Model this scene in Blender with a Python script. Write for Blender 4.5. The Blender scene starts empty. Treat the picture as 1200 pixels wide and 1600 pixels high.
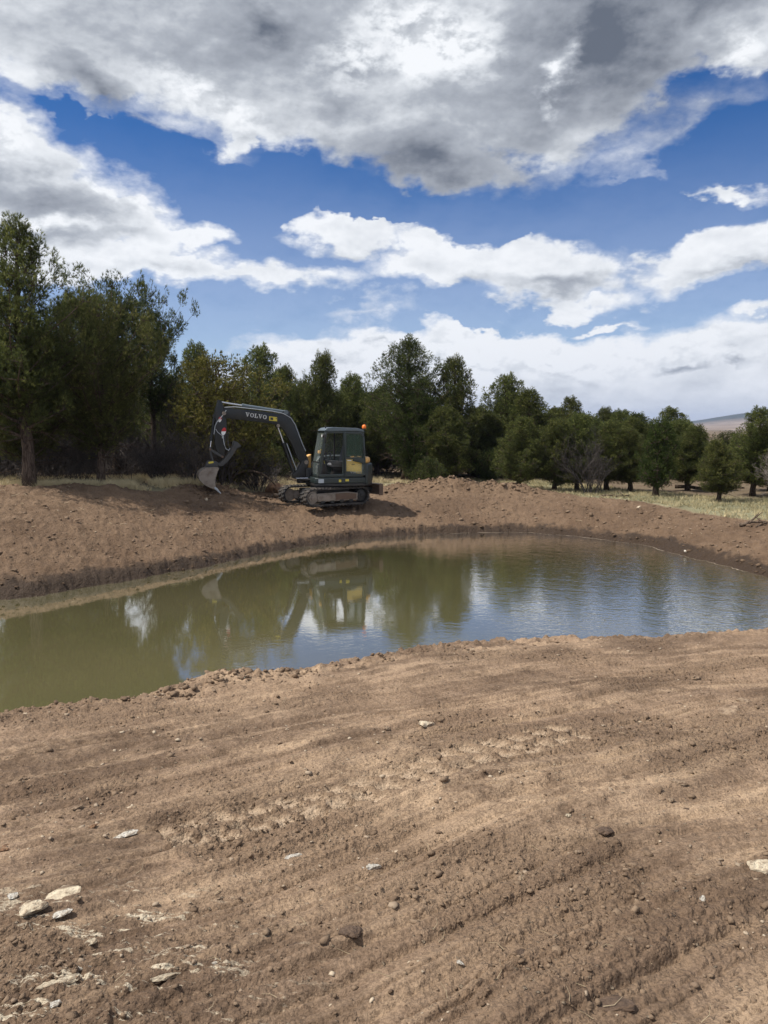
import bpy, math, random
import numpy as np
from mathutils import Vector, Matrix
R = math.radians
scene = bpy.context.scene
COL = scene.collection

# ------------------------------------------------------------------ camera, light, exposure
CZ = 1.65
PITCH = math.atan(130/1200)
cam_d = bpy.data.cameras.new('camera'); cam = bpy.data.objects.new('camera', cam_d); COL.objects.link(cam)
cam.location = (0, 0, CZ); cam.rotation_euler = (math.pi/2-PITCH, 0, 0)
cam_d.sensor_fit = 'VERTICAL'; cam_d.sensor_height = 36; cam_d.lens = 27.0
cam_d.clip_start = 0.05; cam_d.clip_end = 30000
scene.camera = cam
scene.view_settings.view_transform = 'Standard'; scene.view_settings.look = 'None'
scene.view_settings.gamma = 1; scene.view_settings.use_curve_mapping = False
scene.view_settings.exposure = 0.60
scene.cycles.transparent_max_bounces = 16
scene.cycles.max_bounces = 8
SUN_EL, SUN_AZ = 57, -98         # degrees; azimuth from +Y, clockwise positive
sd = bpy.data.lights.new('sun', 'SUN'); sd.energy = 3.8; sd.angle = R(0.8); sd.color = (1.0, 0.94, 0.86)
sun = bpy.data.objects.new('sun', sd); COL.objects.link(sun)
_s = Vector((math.sin(R(SUN_AZ))*math.cos(R(SUN_EL)), math.cos(R(SUN_AZ))*math.cos(R(SUN_EL)), math.sin(R(SUN_EL))))
sun.rotation_euler = (-_s).to_track_quat('-Z', 'Y').to_euler()

def pray(px, py):
    u = (px-600)/1200; v = (800-py)/1200
    c, s = math.cos(PITCH), math.sin(PITCH)
    return (u, c+s*v, -s+c*v)
def at_z(px, py, z):
    r = pray(px, py); t = (z-CZ)/r[2]; return (r[0]*t, r[1]*t)
def x_at(px, Y, py=720):
    r = pray(px, py); return r[0]*Y/r[1]
def z_at(py, Y, px=600):
    r = pray(px, py); return CZ+r[2]*Y/r[1]

# ------------------------------------------------------------------ node helpers
class NT:
    def __init__(s, tree): s.t = tree
    def n(s, typ, **kw):
        nd = s.t.nodes.new(typ)
        for k, v in kw.items(): setattr(nd, k, v)
        return nd
    def put(s, sock, v):
        if isinstance(v, bpy.types.NodeSocket): s.t.links.new(v, sock)
        elif v is not None:
            if hasattr(sock.default_value, '__len__'):
                v = tuple(v)
                if len(sock.default_value) == 4 and len(v) == 3: v = v+(1,)
                sock.default_value = v
            else: sock.default_value = v
    def m(s, op, a, b=None, c=None, clamp=False):
        nd = s.n('ShaderNodeMath', operation=op, use_clamp=clamp)
        s.put(nd.inputs[0], a)
        if b is not None: s.put(nd.inputs[1], b)
        if c is not None: s.put(nd.inputs[2], c)
        return nd.outputs[0]
    def v(s, op, a, b=None):
        nd = s.n('ShaderNodeVectorMath', operation=op)
        s.put(nd.inputs[0], a)
        if b is not None: s.put(nd.inputs[1], b)
        return nd.outputs['Value' if op in ('LENGTH', 'DOT_PRODUCT') else 'Vector']
    def noise(s, vec, scale, detail=4, rough=0.5, dist=0.0, out='Fac'):
        nd = s.n('ShaderNodeTexNoise'); s.put(nd.inputs['Vector'], vec)
        s.put(nd.inputs['Scale'], scale); s.put(nd.inputs['Detail'], detail)
        s.put(nd.inputs['Roughness'], rough); s.put(nd.inputs['Distortion'], dist)
        return nd.outputs[out]
    def ss(s, x, lo, hi, a=0.0, b=1.0):
        nd = s.n('ShaderNodeMapRange', interpolation_type='SMOOTHSTEP')
        s.put(nd.inputs[0], x); nd.inputs[1].default_value = lo; nd.inputs[2].default_value = hi
        nd.inputs[3].default_value = a; nd.inputs[4].default_value = b
        return nd.outputs[0]
    def mixc(s, f, a, b, mode='MIX'):
        nd = s.n('ShaderNodeMix', data_type='RGBA', blend_type=mode)
        s.put(nd.inputs[0], f); s.put(nd.inputs[6], a); s.put(nd.inputs[7], b)
        return nd.outputs[2]
    def ramp(s, f, stops):
        nd = s.n('ShaderNodeValToRGB'); s.put(nd.inputs[0], f)
        el = nd.color_ramp.elements
        while len(el) < len(stops): el.new(0.5)
        for e, (p, c) in zip(el, stops): e.position = p; e.color = (*c, 1)
        return nd.outputs[0]

# ------------------------------------------------------------------ sky (world): Nishita blue with procedural clouds
world = bpy.data.worlds.new('World'); scene.world = world; world.use_nodes = True
wt = world.node_tree; wt.nodes.clear(); W = NT(wt)
sky = W.n('ShaderNodeTexSky', sky_type='NISHITA'); sky.sun_disc = False
sky.sun_elevation = R(SUN_EL); sky.sun_rotation = R(SUN_AZ); sky.altitude = 2200
sky.air_density = 1.0; sky.dust_density = 0.25; sky.ozone_density = 2.0
bg_blue = W.n('ShaderNodeBackground'); bg_blue.inputs[1].default_value = 0.068
hs = W.n('ShaderNodeHueSaturation'); hs.inputs['Saturation'].default_value = 1.42; hs.inputs['Hue'].default_value = .509
W.put(hs.inputs['Color'], sky.outputs[0]); W.put(bg_blue.inputs[0], hs.outputs[0])
tc = W.n('ShaderNodeTexCoord').outputs['Generated']
nv = W.v('NORMALIZE', tc)
sx = W.n('ShaderNodeSeparateXYZ'); W.put(sx.inputs[0], nv)
az = W.m('ARCTAN2', sx.outputs[0], sx.outputs[1]); el = W.m('ARCSINE', sx.outputs[2])
cb = W.n('ShaderNodeCombineXYZ'); W.put(cb.inputs[0], az); W.put(cb.inputs[1], el); P0 = cb.outputs[0]
def ae(px, py):
    r = Vector(pray(px, py)).normalized(); return math.atan2(r.x, r.y), math.asin(r.z)
# noise coordinates: vertical detail gets finer towards the horizon
sc = W.v('MULTIPLY', nv, (1.0, 1.0, 1.75))
w1 = W.noise(sc, 5.0, 3, 0.55, 0.0, 'Color'); w2 = W.noise(sc, 17.0, 4, 0.6, 0.0, 'Color')
wv = W.v('ADD', W.v('MULTIPLY', W.v('SUBTRACT', w1, (.5, .5, .5)), (.16, .10, 0)),
         W.v('MULTIPLY', W.v('SUBTRACT', w2, (.5, .5, .5)), (.075, .055, 0)))
P = W.v('ADD', P0, wv)
def blob(P, px, py, rx, ry, rot=0, s=1.0):
    a, e = ae(px, py); a1, _ = ae(px+50, py); _, e1 = ae(px, py-50)
    kx = abs(a1-a)/50; ky = abs(e1-e)/50
    d = W.v('SUBTRACT', P, (a, e, 0))
    if rot:
        vr = W.n('ShaderNodeVectorRotate', rotation_type='Z_AXIS'); W.put(vr.inputs['Vector'], d)
        vr.inputs['Angle'].default_value = R(-rot); d = vr.outputs[0]
    d = W.v('MULTIPLY', d, (1/(rx*kx), 1/(ry*ky), 0))
    f = W.m('SUBTRACT', 1.0, W.v('LENGTH', d), clamp=False)
    return W.m('MULTIPLY', f, s)
def field(P, lst, op='SMOOTH_MAX'):
    acc = None
    for b in lst:
        f = blob(P, *b)
        acc = f if acc is None else (W.m('MAXIMUM', acc, f))
    return acc
# px, py, rx, ry, rotation, strength
CL = [(60, 0, 420, 180, 0, 1.5), (330, 60, 300, 190, -20, 1.4), (640, 90, 330, 225, -8, 1.6), (900, 60, 330, 200, 20, 1.6),
      (1000, -60, 420, 190, 0, 1.5), (1170, 50, 130, 75, 0, 1.0), (700, 260, 150, 62, 0, 1.0),
      (380, 215, 60, 35, 30, .8),
      (40, 330, 215, 115, 0, 1.6), (170, 350, 130, 72, -25, 1.2), (20, 250, 120, 80, -20, 1.2), (290, 375, 60, 26, 0, .8),
      (230, 425, 190, 34, 0, .8), (420, 440, 150, 22, 0, .55), (90, 415, 160, 36, 0, .7),
      (560, 372, 135, 42, -4, .9), (700, 385, 150, 34, -8, .8), (830, 415, 190, 62, -6, 1.0), (690, 425, 130, 34, 0, .8), (900, 465, 120, 22, 0, .6),
      (1110, 405, 160, 48, 14, 1.0), (1200, 375, 110, 42, 20, 1.0), (1130, 302, 72, 24, -8, .75), (1195, 497, 70, 14, 0, .7),
      (560, 490, 130, 24, 0, .30), (930, 497, 60, 9, 0, .5), (300, 240, 160, 20, -25, .25), (1130, 200, 150, 60, 0, .18),
      (760, 640, 430, 150, 0, 2.2), (1080, 650, 400, 150, 0, 2.2), (560, 620, 260, 95, 0, 1.2), (400, 640, 200, 95, 0, .8), (1500, 640, 420, 140, 0, 2), (-300, 600, 420, 110, 0, 1.0)]
cov = field(P, CL)
fb = W.noise(sc, 8.0, 9, 0.56, 0.15)
fb2 = W.noise(sc, 28.0, 6, 0.6, 0.1)
dens = W.m('ADD', cov, W.m('ADD', W.m('MULTIPLY', W.m('SUBTRACT', fb, .5), .62), W.m('MULTIPLY', W.m('SUBTRACT', fb2, .5), .46)))
dens = W.m('ADD', dens, W.m('MULTIPLY', W.m('SUBTRACT', W.noise(sc, 75.0, 5, .6, 0.0), .5), .20))
HO = [(150, 203, 110, 15, -12, .8), (310, 268, 170, 36, -22, 1.0), (480, 305, 110, 42, -10, .9), (1160, 235, 130, 75, 0, 1.1), (860, 330, 230, 30, 8, .9), (400, 350, 70, 40, 0, .8), (620, 345, 130, 14, -4, .6), (250, 500, 130, 26, 0, .7), (470, 485, 160, 16, 0, .35), (1090, 480, 90, 16, 0, .8), (760, 505, 60, 10, 0, .3), (1150, 335, 60, 12, 0, .5)]
dens = W.m('SUBTRACT', dens, W.m('MULTIPLY', W.m('MAXIMUM', field(P, HO), 0.0), 1.3))
# beyond the frame the same broken cloud goes on
big = W.noise(sc, 2.3, 8, 0.55, 0.2)
gen = W.m('MULTIPLY', W.m('SUBTRACT', big, .44), 4.0)
mask = W.m('MULTIPLY', W.ss(W.m('ABSOLUTE', az), .55, .85, 1, 0), W.ss(el, .45, .7, 1, 0))
mx = W.n('ShaderNodeMix', data_type='FLOAT'); W.put(mx.inputs[0], mask); W.put(mx.inputs[2], gen); W.put(mx.inputs[3], dens)
D = mx.outputs[0]
wisp = W.noise(sc, 4.0, 3, .5)
alpha = W.m('MAXIMUM', W.m('MAXIMUM', W.ss(D, .04, .38), W.m('MULTIPLY', W.ss(el, .38, .12), .24)), W.m('MULTIPLY', W.ss(D, -.22, .5), W.ss(wisp, .38, .6)))
# shade of the clouds: thick parts grey, thin rims bright, with relief on the sunward side
DK = [(130, 135, 120, 70, -15, 1.5), (210, 195, 150, 36, -20, .9), (430, 45, 110, 62, -15, 1.25), (560, 170, 120, 60, -20, .75), (690, 262, 270, 100, -3, 1.35),
      (960, 60, 260, 170, -25, 1.7), (1090, 10, 180, 90, 0, 1.4), (850, 190, 190, 70, 8, .75), (300, 20, 260, 60, 0, .45), (930, 215, 110, 45, 10, .7),
      (60, 310, 200, 55, -8, 1.15), (60, 370, 250, 30, 0, .8), (250, 430, 200, 18, 0, .35),
      (840, 440, 160, 22, 0, .75), (560, 400, 100, 14, 0, .5), (1120, 428, 150, 18, 8, .6),
      (1080, 582, 75, 11, 0, .95), (1075, 568, 40, 10, 0, .3), (1170, 566, 50, 7, 0, .6), (520, 560, 70, 14, 0, .5), (610, 536, 50, 6, 0, .5),
      (1000, 640, 260, 45, 0, .15), (700, 560, 90, 30, 0, .25), (830, 560, 60, 26, 0, .12)]
DK += [(420, 60, 620, 210, 0, .85), (900, 130, 420, 170, 0, 1.0)]
BR = [(690, 65, 150, 70, 0, .85), (570, 95, 90, 60, 0, .6), (880, 120, 22, 75, -25, .8), (330, 165, 150, 40, -20, .5), (20, 215, 60, 25, -20, .7), (190, 290, 90, 30, -35, .8), (290, 365, 70, 16, -10, .7), (60, 345, 90, 22, 0, .5), (1150, 80, 50, 40, 0, .6), (820, 545, 420, 60, 0, .55), (560, 545, 200, 30, 0, .4)]
Pd = W.v('ADD', P0, W.v('MULTIPLY', wv, (.95, .95, 0)))
dk = W.m('MAXIMUM', field(Pd, DK), 0.0)
dk = W.m('ADD', dk, W.m('MULTIPLY', W.ss(gen, .3, 1.6), W.m('MULTIPLY', W.m('SUBTRACT', 1.0, mask), .8)))
off = W.v('ADD', sc, (-.006, .0, .022))
fbo = W.noise(off, 8.0, 9, 0.56, 0.15); fbo2 = W.noise(W.v('ADD', sc, (-.003, 0, .008)), 28.0, 6, .6, .1)
rel = W.m('ADD', W.m('MULTIPLY', W.m('SUBTRACT', fbo, fb), 1.05), W.m('MULTIPLY', W.m('SUBTRACT', fbo2, fb2), .35))
soft = W.noise(sc, 7.0, 5, .5, .3)
S = W.m('ADD', W.m('MULTIPLY', dk, .62), W.m('ADD', rel, W.m('MULTIPLY', W.m('SUBTRACT', soft, .42), .45)))
S = W.m('SUBTRACT', S, W.m('MULTIPLY', W.m('MULTIPLY', W.m('MAXIMUM', field(Pd, BR), 0.0), W.ss(fb2, .36, .62)), 1.0))
S = W.m('ADD', S, W.m('MULTIPLY', W.ss(D, .05, .9), .08), clamp=True)
# low bank stays white
ccol = W.ramp(S, [(0.0, (.93, .95, .98)), (.20, (.76, .79, .83)), (.5, (.43, .46, .51)), (1.0, (.12, .14, .18))])
bg_cl = W.n('ShaderNodeBackground'); W.put(bg_cl.inputs[0], ccol); bg_cl.inputs[1].default_value = .68
ms = W.n('ShaderNodeMixShader'); W.put(ms.inputs[0], alpha); wt.links.new(bg_blue.outputs[0], ms.inputs[1]); wt.links.new(bg_cl.outputs[0], ms.inputs[2])
wo = W.n('ShaderNodeOutputWorld'); wt.links.new(ms.outputs[0], wo.inputs[0])
world.cycles.sampling_method = 'MANUAL'; world.cycles.sample_map_resolution = 512

# ------------------------------------------------------------------ materials
def mat(name, color=(.5, .5, .5), rough=.7, spec=.5, metal=0.0, build=None):
    m = bpy.data.materials.new(name); m.use_nodes = True; t = m.node_tree; t.nodes.clear(); N = NT(t)
    out = N.n('ShaderNodeOutputMaterial'); b = N.n('ShaderNodeBsdfPrincipled')
    t.links.new(b.outputs[0], out.inputs[0])
    b.inputs['Base Color'].default_value = (*color, 1); b.inputs['Roughness'].default_value = rough
    b.inputs['Specular IOR Level'].default_value = spec; b.inputs['Metallic'].default_value = metal
    if build: build(N, b, out)
    return m
def bump(N, b, h, strength=.5, dist=.01, normal=None):
    bn = N.n('ShaderNodeBump'); N.put(bn.inputs['Height'], h); N.put(bn.inputs['Strength'], strength); bn.inputs['Distance'].default_value = dist
    if normal: N.put(bn.inputs['Normal'], normal)
    N.put(b.inputs['Normal'], bn.outputs[0]); return bn.outputs[0]
def painted(c, dusty=(.16, .125, .09), amt=.5, rough=.45, scale=5, metal=0.0):
    def f(N, b, out):
        ob = N.n('ShaderNodeTexCoord').outputs['Object']
        n1 = N.noise(ob, scale, 6, .65); n2 = N.noise(ob, scale*9, 3, .6)
        f1 = N.m('MULTIPLY', N.ss(N.m('ADD', n1, N.m('MULTIPLY', N.m('SUBTRACT', n2, .5), .35)), .40, .72), amt)
        N.put(b.inputs['Base Color'], N.mixc(f1, c, dusty))
        N.put(b.inputs['Roughness'], N.m('ADD', rough, N.m('MULTIPLY', f1, .5)))
    return mat('paint', c, rough, .5, metal, f)

def soil_build(N, b, out):
    pos = N.n('ShaderNodeNewGeometry').outputs['Position']
    A = lambda nm: N.n('ShaderNodeAttribute', attribute_name=nm).outputs['Fac']
    wet, grass, pale, bankm, farm = A('wet'), A('grass'), A('pale'), A('bank'), A('far')
    big = N.noise(pos, .55, 5, .6, .4); mid = N.noise(pos, 3.2, 6, .62, .3); fine = N.noise(pos, 30, 6, .72); grit = N.noise(pos, 75, 3, .7)
    c = N.ramp(N.m('ADD', N.m('MULTIPLY', mid, .5), N.m('MULTIPLY', fine, .5)), [(.34, (.098, .063, .039)), (.48, (.208, .141, .093)), (.64, (.37, .262, .178))])
    c = N.mixc(N.m('MULTIPLY', N.ss(big, .42, .68), .45), c, (.38, .265, .17))
    c = N.mixc(N.m('MULTIPLY', N.ss(big, .56, .36), .40), c, (.085, .055, .035))
    # dry compacted streaks
    c = N.mixc(N.m('MULTIPLY', pale, N.ss(N.m('ADD', mid, N.m('MULTIPLY', fine, .3)), .42, .78)), c, (.46, .33, .215))
    rg = N.m('MULTIPLY', A('rough'), N.ss(N.m('ADD', mid, N.m('MULTIPLY', N.m('SUBTRACT', fine, .5), .9)), .34, .52))
    c = N.mixc(N.m('MULTIPLY', rg, .42), c, (.125, .080, .050))
    c = N.mixc(N.m('MULTIPLY', A('pad'), .75), c, N.mixc(fine, (.44, .33, .225), (.58, .45, .32)))
    # far bank is browner and redder
    c = N.mixc(N.m('MULTIPLY', bankm, .52), c, (.128, .077, .043))
    c = N.mixc(N.m('MULTIPLY', N.m('MULTIPLY', bankm, N.ss(fine, .52, .66)), .35), c, (.24, .16, .10))
    # embedded chalky crumbs
    vor = N.n('ShaderNodeTexVoronoi'); N.put(vor.inputs['Vector'], N.v('MULTIPLY', pos, (1, 1.9, 1))); vor.inputs['Scale'].default_value = 26
    vc = N.n('ShaderNodeSeparateXYZ'); N.put(vc.inputs[0], vor.outputs['Color'])
    crumb = N.m('MULTIPLY', N.ss(vor.outputs['Distance'], .30, .16), N.m('GREATER_THAN', vc.outputs[0], .90))
    crumb = N.m('MULTIPLY', crumb, N.m('SUBTRACT', 1, grass))
    c = N.mixc(N.m('MULTIPLY', crumb, .55), c, (.36, .30, .22))
    # chalky smears in the lower left, pressed along the track direction
    mp = N.n('ShaderNodeMapping'); N.put(mp.inputs[0], pos); mp.inputs['Rotation'].default_value = (0, 0, R(-22)); mp.inputs['Scale'].default_value = (1.0, 4.5, 1)
    sm = N.noise(mp.outputs[0], 3.2, 8, .75, .0); sm2 = N.noise(mp.outputs[0], 14, 6, .75, .0)
    ch = A('chalk')
    f = N.m('MULTIPLY', N.ss(N.m('ADD', sm, N.m('MULTIPLY', N.m('SUBTRACT', sm2, .5), .4)), .575, .62), ch)
    c = N.mixc(f, c, (.58, .50, .37))
    # grassland litter
    gcol = N.ramp(N.m('ADD', N.m('MULTIPLY', N.noise(pos, 1.1, 5, .6), .6), N.m('MULTIPLY', fine, .4)), [(.32, (.13, .105, .06)), (.5, (.235, .215, .13)), (.7, (.36, .33, .22))])
    gcol = N.mixc(N.m('MULTIPLY', A('green'), .25), gcol, (.15, .19, .10))
    gcol = N.mixc(A('litter'), gcol, N.mixc(fine, (.085, .055, .035), (.21, .15, .10)))
    c = N.mixc(grass, c, gcol)
    c = N.mixc(N.m('MULTIPLY', wet, .88), c, (.032, .020, .012))
    c = N.mixc(N.m('MULTIPLY', N.ss(grit, .44, .60), .42), c, (.055, .038, .026))
    N.put(b.inputs['Base Color'], c)
    N.put(b.inputs['Roughness'], N.m('SUBTRACT', .95, N.m('MULTIPLY', wet, .3)))
    b.inputs['Specular IOR Level'].default_value = .2
    def crumbs(s_, seed):
        v_ = N.n('ShaderNodeTexVoronoi'); N.put(v_.inputs['Vector'], N.v('ADD', pos, (seed, 0, 0))); v_.inputs['Scale'].default_value = s_; v_.inputs['Randomness'].default_value = 1
        sp_ = N.n('ShaderNodeSeparateXYZ'); N.put(sp_.inputs[0], v_.outputs['Color'])
        return N.m('MULTIPLY', N.m('SUBTRACT', .7, v_.outputs['Distance'], clamp=True), sp_.outputs[1])
    cr_a, cr_b = crumbs(34, 3), crumbs(85, 9)
    gate = N.m('ADD', .16, N.m('MULTIPLY', A('rough'), .42))
    h = N.m('ADD', N.m('MULTIPLY', fine, .40), N.m('ADD', N.m('MULTIPLY', mid, .8), N.m('MULTIPLY', grit, .12)))
    h = N.m('ADD', h, N.m('MULTIPLY', gate, N.m('ADD', N.m('MULTIPLY', cr_a, 1.1), N.m('MULTIPLY', cr_b, .5))))
    h = N.m('ADD', h, N.m('MULTIPLY', crumb, .25)); h = N.m('ADD', h, N.m('MULTIPLY', N.m('MULTIPLY', N.noise(pos, 9, 5, .65), bankm), 2.5))
    bump(N, b, h, 1.0, .045)
M_soil = mat('soil', build=soil_build)
def clod_build(N, b, out):
    pos = N.n('ShaderNodeNewGeometry').outputs['Position']; n = N.noise(pos, 22, 5, .7); g = N.noise(pos, 130, 3, .7)
    w = N.n('ShaderNodeAttribute', attribute_name='tone').outputs['Fac']
    c = N.ramp(N.m('ADD', N.m('MULTIPLY', n, .55), N.m('MULTIPLY', w, .45)), [(.12, (.034, .022, .015)), (.38, (.135, .092, .060)), (.8, (.24, .172, .115))])
    N.put(b.inputs['Base Color'], c); bump(N, b, N.m('ADD', n, N.m('MULTIPLY', g, .3)), .8, .012)
M_clod = mat('clod_soil', rough=.95, spec=.15, build=clod_build)
def stone_mat(name, c1, c2, c3=(.13, .085, .055)):
    def f(N, b, out):
        ob = N.n('ShaderNodeTexCoord').outputs['Object']; n = N.noise(ob, 2.2, 8, .6); g = N.noise(ob, 1.3, 6, .6, .5)
        c = N.mixc(N.ss(n, .35, .62), c1, c2); c = N.mixc(N.m('MULTIPLY', N.ss(g, .50, .62), .8), c, c3)
        N.put(b.inputs['Base Color'], c); bump(N, b, N.m('ADD', n, g), .8, .03)
    return mat(name, rough=.85, spec=.25, build=f)
M_cream = stone_mat('cream_stone', (.60, .52, .38), (.42, .34, .24))
M_white = stone_mat('chalk_white', (.66, .63, .56), (.46, .41, .33))
M_tan = stone_mat('tan_stone', (.34, .25, .17), (.22, .155, .10))
M_brown = stone_mat('brown_stone', (.14, .095, .065), (.085, .058, .042))
M_rust = stone_mat('rusty_stone', (.30, .18, .10), (.20, .11, .065))
M_pebble = stone_mat('pebble', (.44, .36, .26), (.24, .175, .12))

def bark_build(c1, c2):
    def f(N, b, out):
        ob = N.n('ShaderNodeTexCoord').outputs['Object']
        n = N.noise(N.v('MULTIPLY', ob, (9, 9, 2)), 2.2, 6, .7, .6)
        N.put(b.inputs['Base Color'], N.mixc(N.ss(n, .36, .64), c1, c2)); bump(N, b, n, 1.0, .04)
    return f
M_bark = mat('bark', rough=.95, spec=.1, build=bark_build((.035, .025, .02), (.14, .105, .08)))
M_twig = mat('twig', rough=.95, spec=.1, build=bark_build((.045, .039, .036), (.115, .10, .092)))
M_twigp = mat('pale_twig', rough=.95, spec=.1, build=bark_build((.17, .14, .125), (.32, .28, .25)))
M_wood = mat('dead_wood', rough=.95, spec=.1, build=bark_build((.05, .035, .025), (.20, .15, .11)))
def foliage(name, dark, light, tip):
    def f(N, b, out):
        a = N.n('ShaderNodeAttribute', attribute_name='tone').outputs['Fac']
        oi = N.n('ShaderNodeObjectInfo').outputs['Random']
        c = N.mixc(a, dark, light); c = N.mixc(N.ss(a, .72, 1.0), c, tip)  # paler tip colour paints sunlit highlights into the needles
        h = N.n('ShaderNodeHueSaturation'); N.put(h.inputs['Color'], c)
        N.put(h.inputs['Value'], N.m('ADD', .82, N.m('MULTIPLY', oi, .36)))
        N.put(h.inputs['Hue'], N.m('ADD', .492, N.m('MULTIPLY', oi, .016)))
        N.put(b.inputs['Base Color'], h.outputs[0])
        tr = N.n('ShaderNodeBsdfTranslucent'); N.put(tr.inputs[0], h.outputs[0])
        mxs = N.n('ShaderNodeMixShader'); mxs.inputs[0].default_value = .5
        N.t.links.new(b.outputs[0], mxs.inputs[1]); N.t.links.new(tr.outputs[0], mxs.inputs[2]); N.t.links.new(mxs.outputs[0], out.inputs[0])
    return mat(name, rough=.6, spec=.25, build=f)
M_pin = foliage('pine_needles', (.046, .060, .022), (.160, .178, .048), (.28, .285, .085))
M_pin2 = foliage('mid_green_needles', (.055, .070, .025), (.190, .205, .056), (.34, .33, .105))
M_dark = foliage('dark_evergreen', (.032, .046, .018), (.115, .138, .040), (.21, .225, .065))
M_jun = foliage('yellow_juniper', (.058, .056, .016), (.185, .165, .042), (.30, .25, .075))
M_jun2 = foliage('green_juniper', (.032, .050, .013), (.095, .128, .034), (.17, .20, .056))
def grass_build(N, b, out):
    a = N.n('ShaderNodeAttribute', attribute_name='tone').outputs['Fac']
    c = N.ramp(a, [(0, (.12, .14, .07)), (.4, (.30, .265, .15)), (1, (.56, .47, .28))])
    N.put(b.inputs['Base Color'], c)
M_grass = mat('dry_grass', rough=.8, spec=.15, build=grass_build)
M_straw = mat('straw', (.42, .34, .22), .8, .2)

# ------------------------------------------------------------------ mesh + object helpers
def np_mesh(name, V, F, smooth=False, attrs=None):
    V = np.asarray(V, dtype=np.float32); me = bpy.data.meshes.new(name)
    if isinstance(F, np.ndarray):
        k = F.shape[1]; nf = len(F)
        me.vertices.add(len(V)); me.vertices.foreach_set('co', V.ravel())
        me.loops.add(nf*k); me.loops.foreach_set('vertex_index', F.astype(np.int32).ravel())
        me.polygons.add(nf); me.polygons.foreach_set('loop_start', np.arange(0, nf*k, k, dtype=np.int32))
        me.polygons.foreach_set('loop_total', np.full(nf, k, dtype=np.int32))
    else:
        me.from_pydata([tuple(map(float, v)) for v in V], [], F)
    me.update(calc_edges=True)
    if smooth: me.polygons.foreach_set('use_smooth', np.ones(len(me.polygons), dtype=bool))
    if attrs:
        for k2, a in attrs.items():
            at = me.attributes.new(k2, 'FLOAT', 'POINT'); at.data.foreach_set('value', np.asarray(a, dtype=np.float32))
    return me
def obj(name, me, m=None, parent=None):
    o = bpy.data.objects.new(name, me); COL.objects.link(o)
    if m is not None and me is not None and not me.materials: me.materials.append(m)
    if parent: o.parent = parent
    return o
def tag(o, label=None, cat=None, group=None, kind=None):
    if label: o['label'] = label
    if cat: o['category'] = cat
    if group: o['group'] = group
    if kind: o['kind'] = kind
    return o
def empty(name, loc, rz=0):
    o = bpy.data.objects.new(name, None); COL.objects.link(o); o.location = loc; o.rotation_euler = (0, 0, rz); o.empty_display_size = .3
    return o
def dup(root, loc, rz, scl=(1, 1, 1), mats=None):
    r = root.copy(); COL.objects.link(r); r.location = loc; r.rotation_euler = (0, 0, rz); r.scale = scl
    for k in list(r.keys()):
        if k in ('label', 'group'): del r[k]
    for ch in list(root.children):
        c = ch.copy(); COL.objects.link(c); c.parent = r
        if mats and ch.name.split('.')[0] in mats:
            c.material_slots[0].link = 'OBJECT'; c.material_slots[0].material = mats[ch.name.split('.')[0]]
    return r

# ------------------------------------------------------------------ noise
def _h(ix, iy, s):
    h = (ix.astype(np.uint32)*np.uint32(374761393) + iy.astype(np.uint32)*np.uint32(668265263) + np.uint32((s*974634777) & 0xffffffff))
    h = (h ^ (h >> np.uint32(13)))*np.uint32(1274126177); h = h ^ (h >> np.uint32(16))
    return h
def perlin(x, y, s=0):
    xi = np.floor(x); yi = np.floor(y); fx = x-xi; fy = y-yi; xi = xi.astype(np.int64); yi = yi.astype(np.int64)
    u = fx*fx*fx*(fx*(fx*6-15)+10); v = fy*fy*fy*(fy*(fy*6-15)+10)
    def g(dx, dy):
        a = _h(xi+dx, yi+dy, s).astype(np.float64)*(2*math.pi/4294967296.0)
        return np.cos(a)*(fx-dx)+np.sin(a)*(fy-dy)
    return ((g(0, 0)*(1-u)+g(1, 0)*u)*(1-v)+(g(0, 1)*(1-u)+g(1, 1)*u)*v)*1.5
def fbm(x, y, o=4, s=0, r=.5):
    a = 1; t = 0; n = 0
    for i in range(o): t = t+a*perlin(x*2**i+i*7.3, y*2**i-i*3.1, s+i); n += a; a *= r
    return t/n
def sst(x, a, b): t = np.clip((x-a)/(b-a), 0, 1); return t*t*(3-2*t)

# ------------------------------------------------------------------ the ground
ZW = -1.7
far_px = [(0, 938), (100, 925), (200, 908), (300, 890), (400, 868), (500, 850), (560, 842), (650, 835), (750, 832), (830, 832), (900, 838), (1000, 851), (1100, 876), (1200, 903)]
far_sh = [at_z(*p, ZW) for p in far_px]
lip_px = [(0, 1120), (100, 1103), (200, 1090), (330, 1066), (420, 1050), (500, 1038), (600, 1022), (750, 1002), (850, 996), (950, 993), (1200, 985)]
lip = [at_z(*p, -1.0) for p in lip_px]
near_sh = []
for i, (x, y) in enumerate(lip):
    a = lip[max(0, i-1)]; b = lip[min(len(lip)-1, i+1)]; t = Vector((b[0]-a[0], b[1]-a[1])).normalized()
    near_sh.append((x-t.y*.55, y+t.x*.55))
poly = [(-11.5, 6.5), (-12.2, 9.5), (-10.2, 12.7)] + far_sh + [(10.6, 15.6), (12.2, 13.8), (12.6, 12.2), (11, 10.9), (8, 10.6)] + near_sh[::-1] + [(-6.5, 5.9), (-9.5, 5.3)]
poly = np.array(poly)
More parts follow.
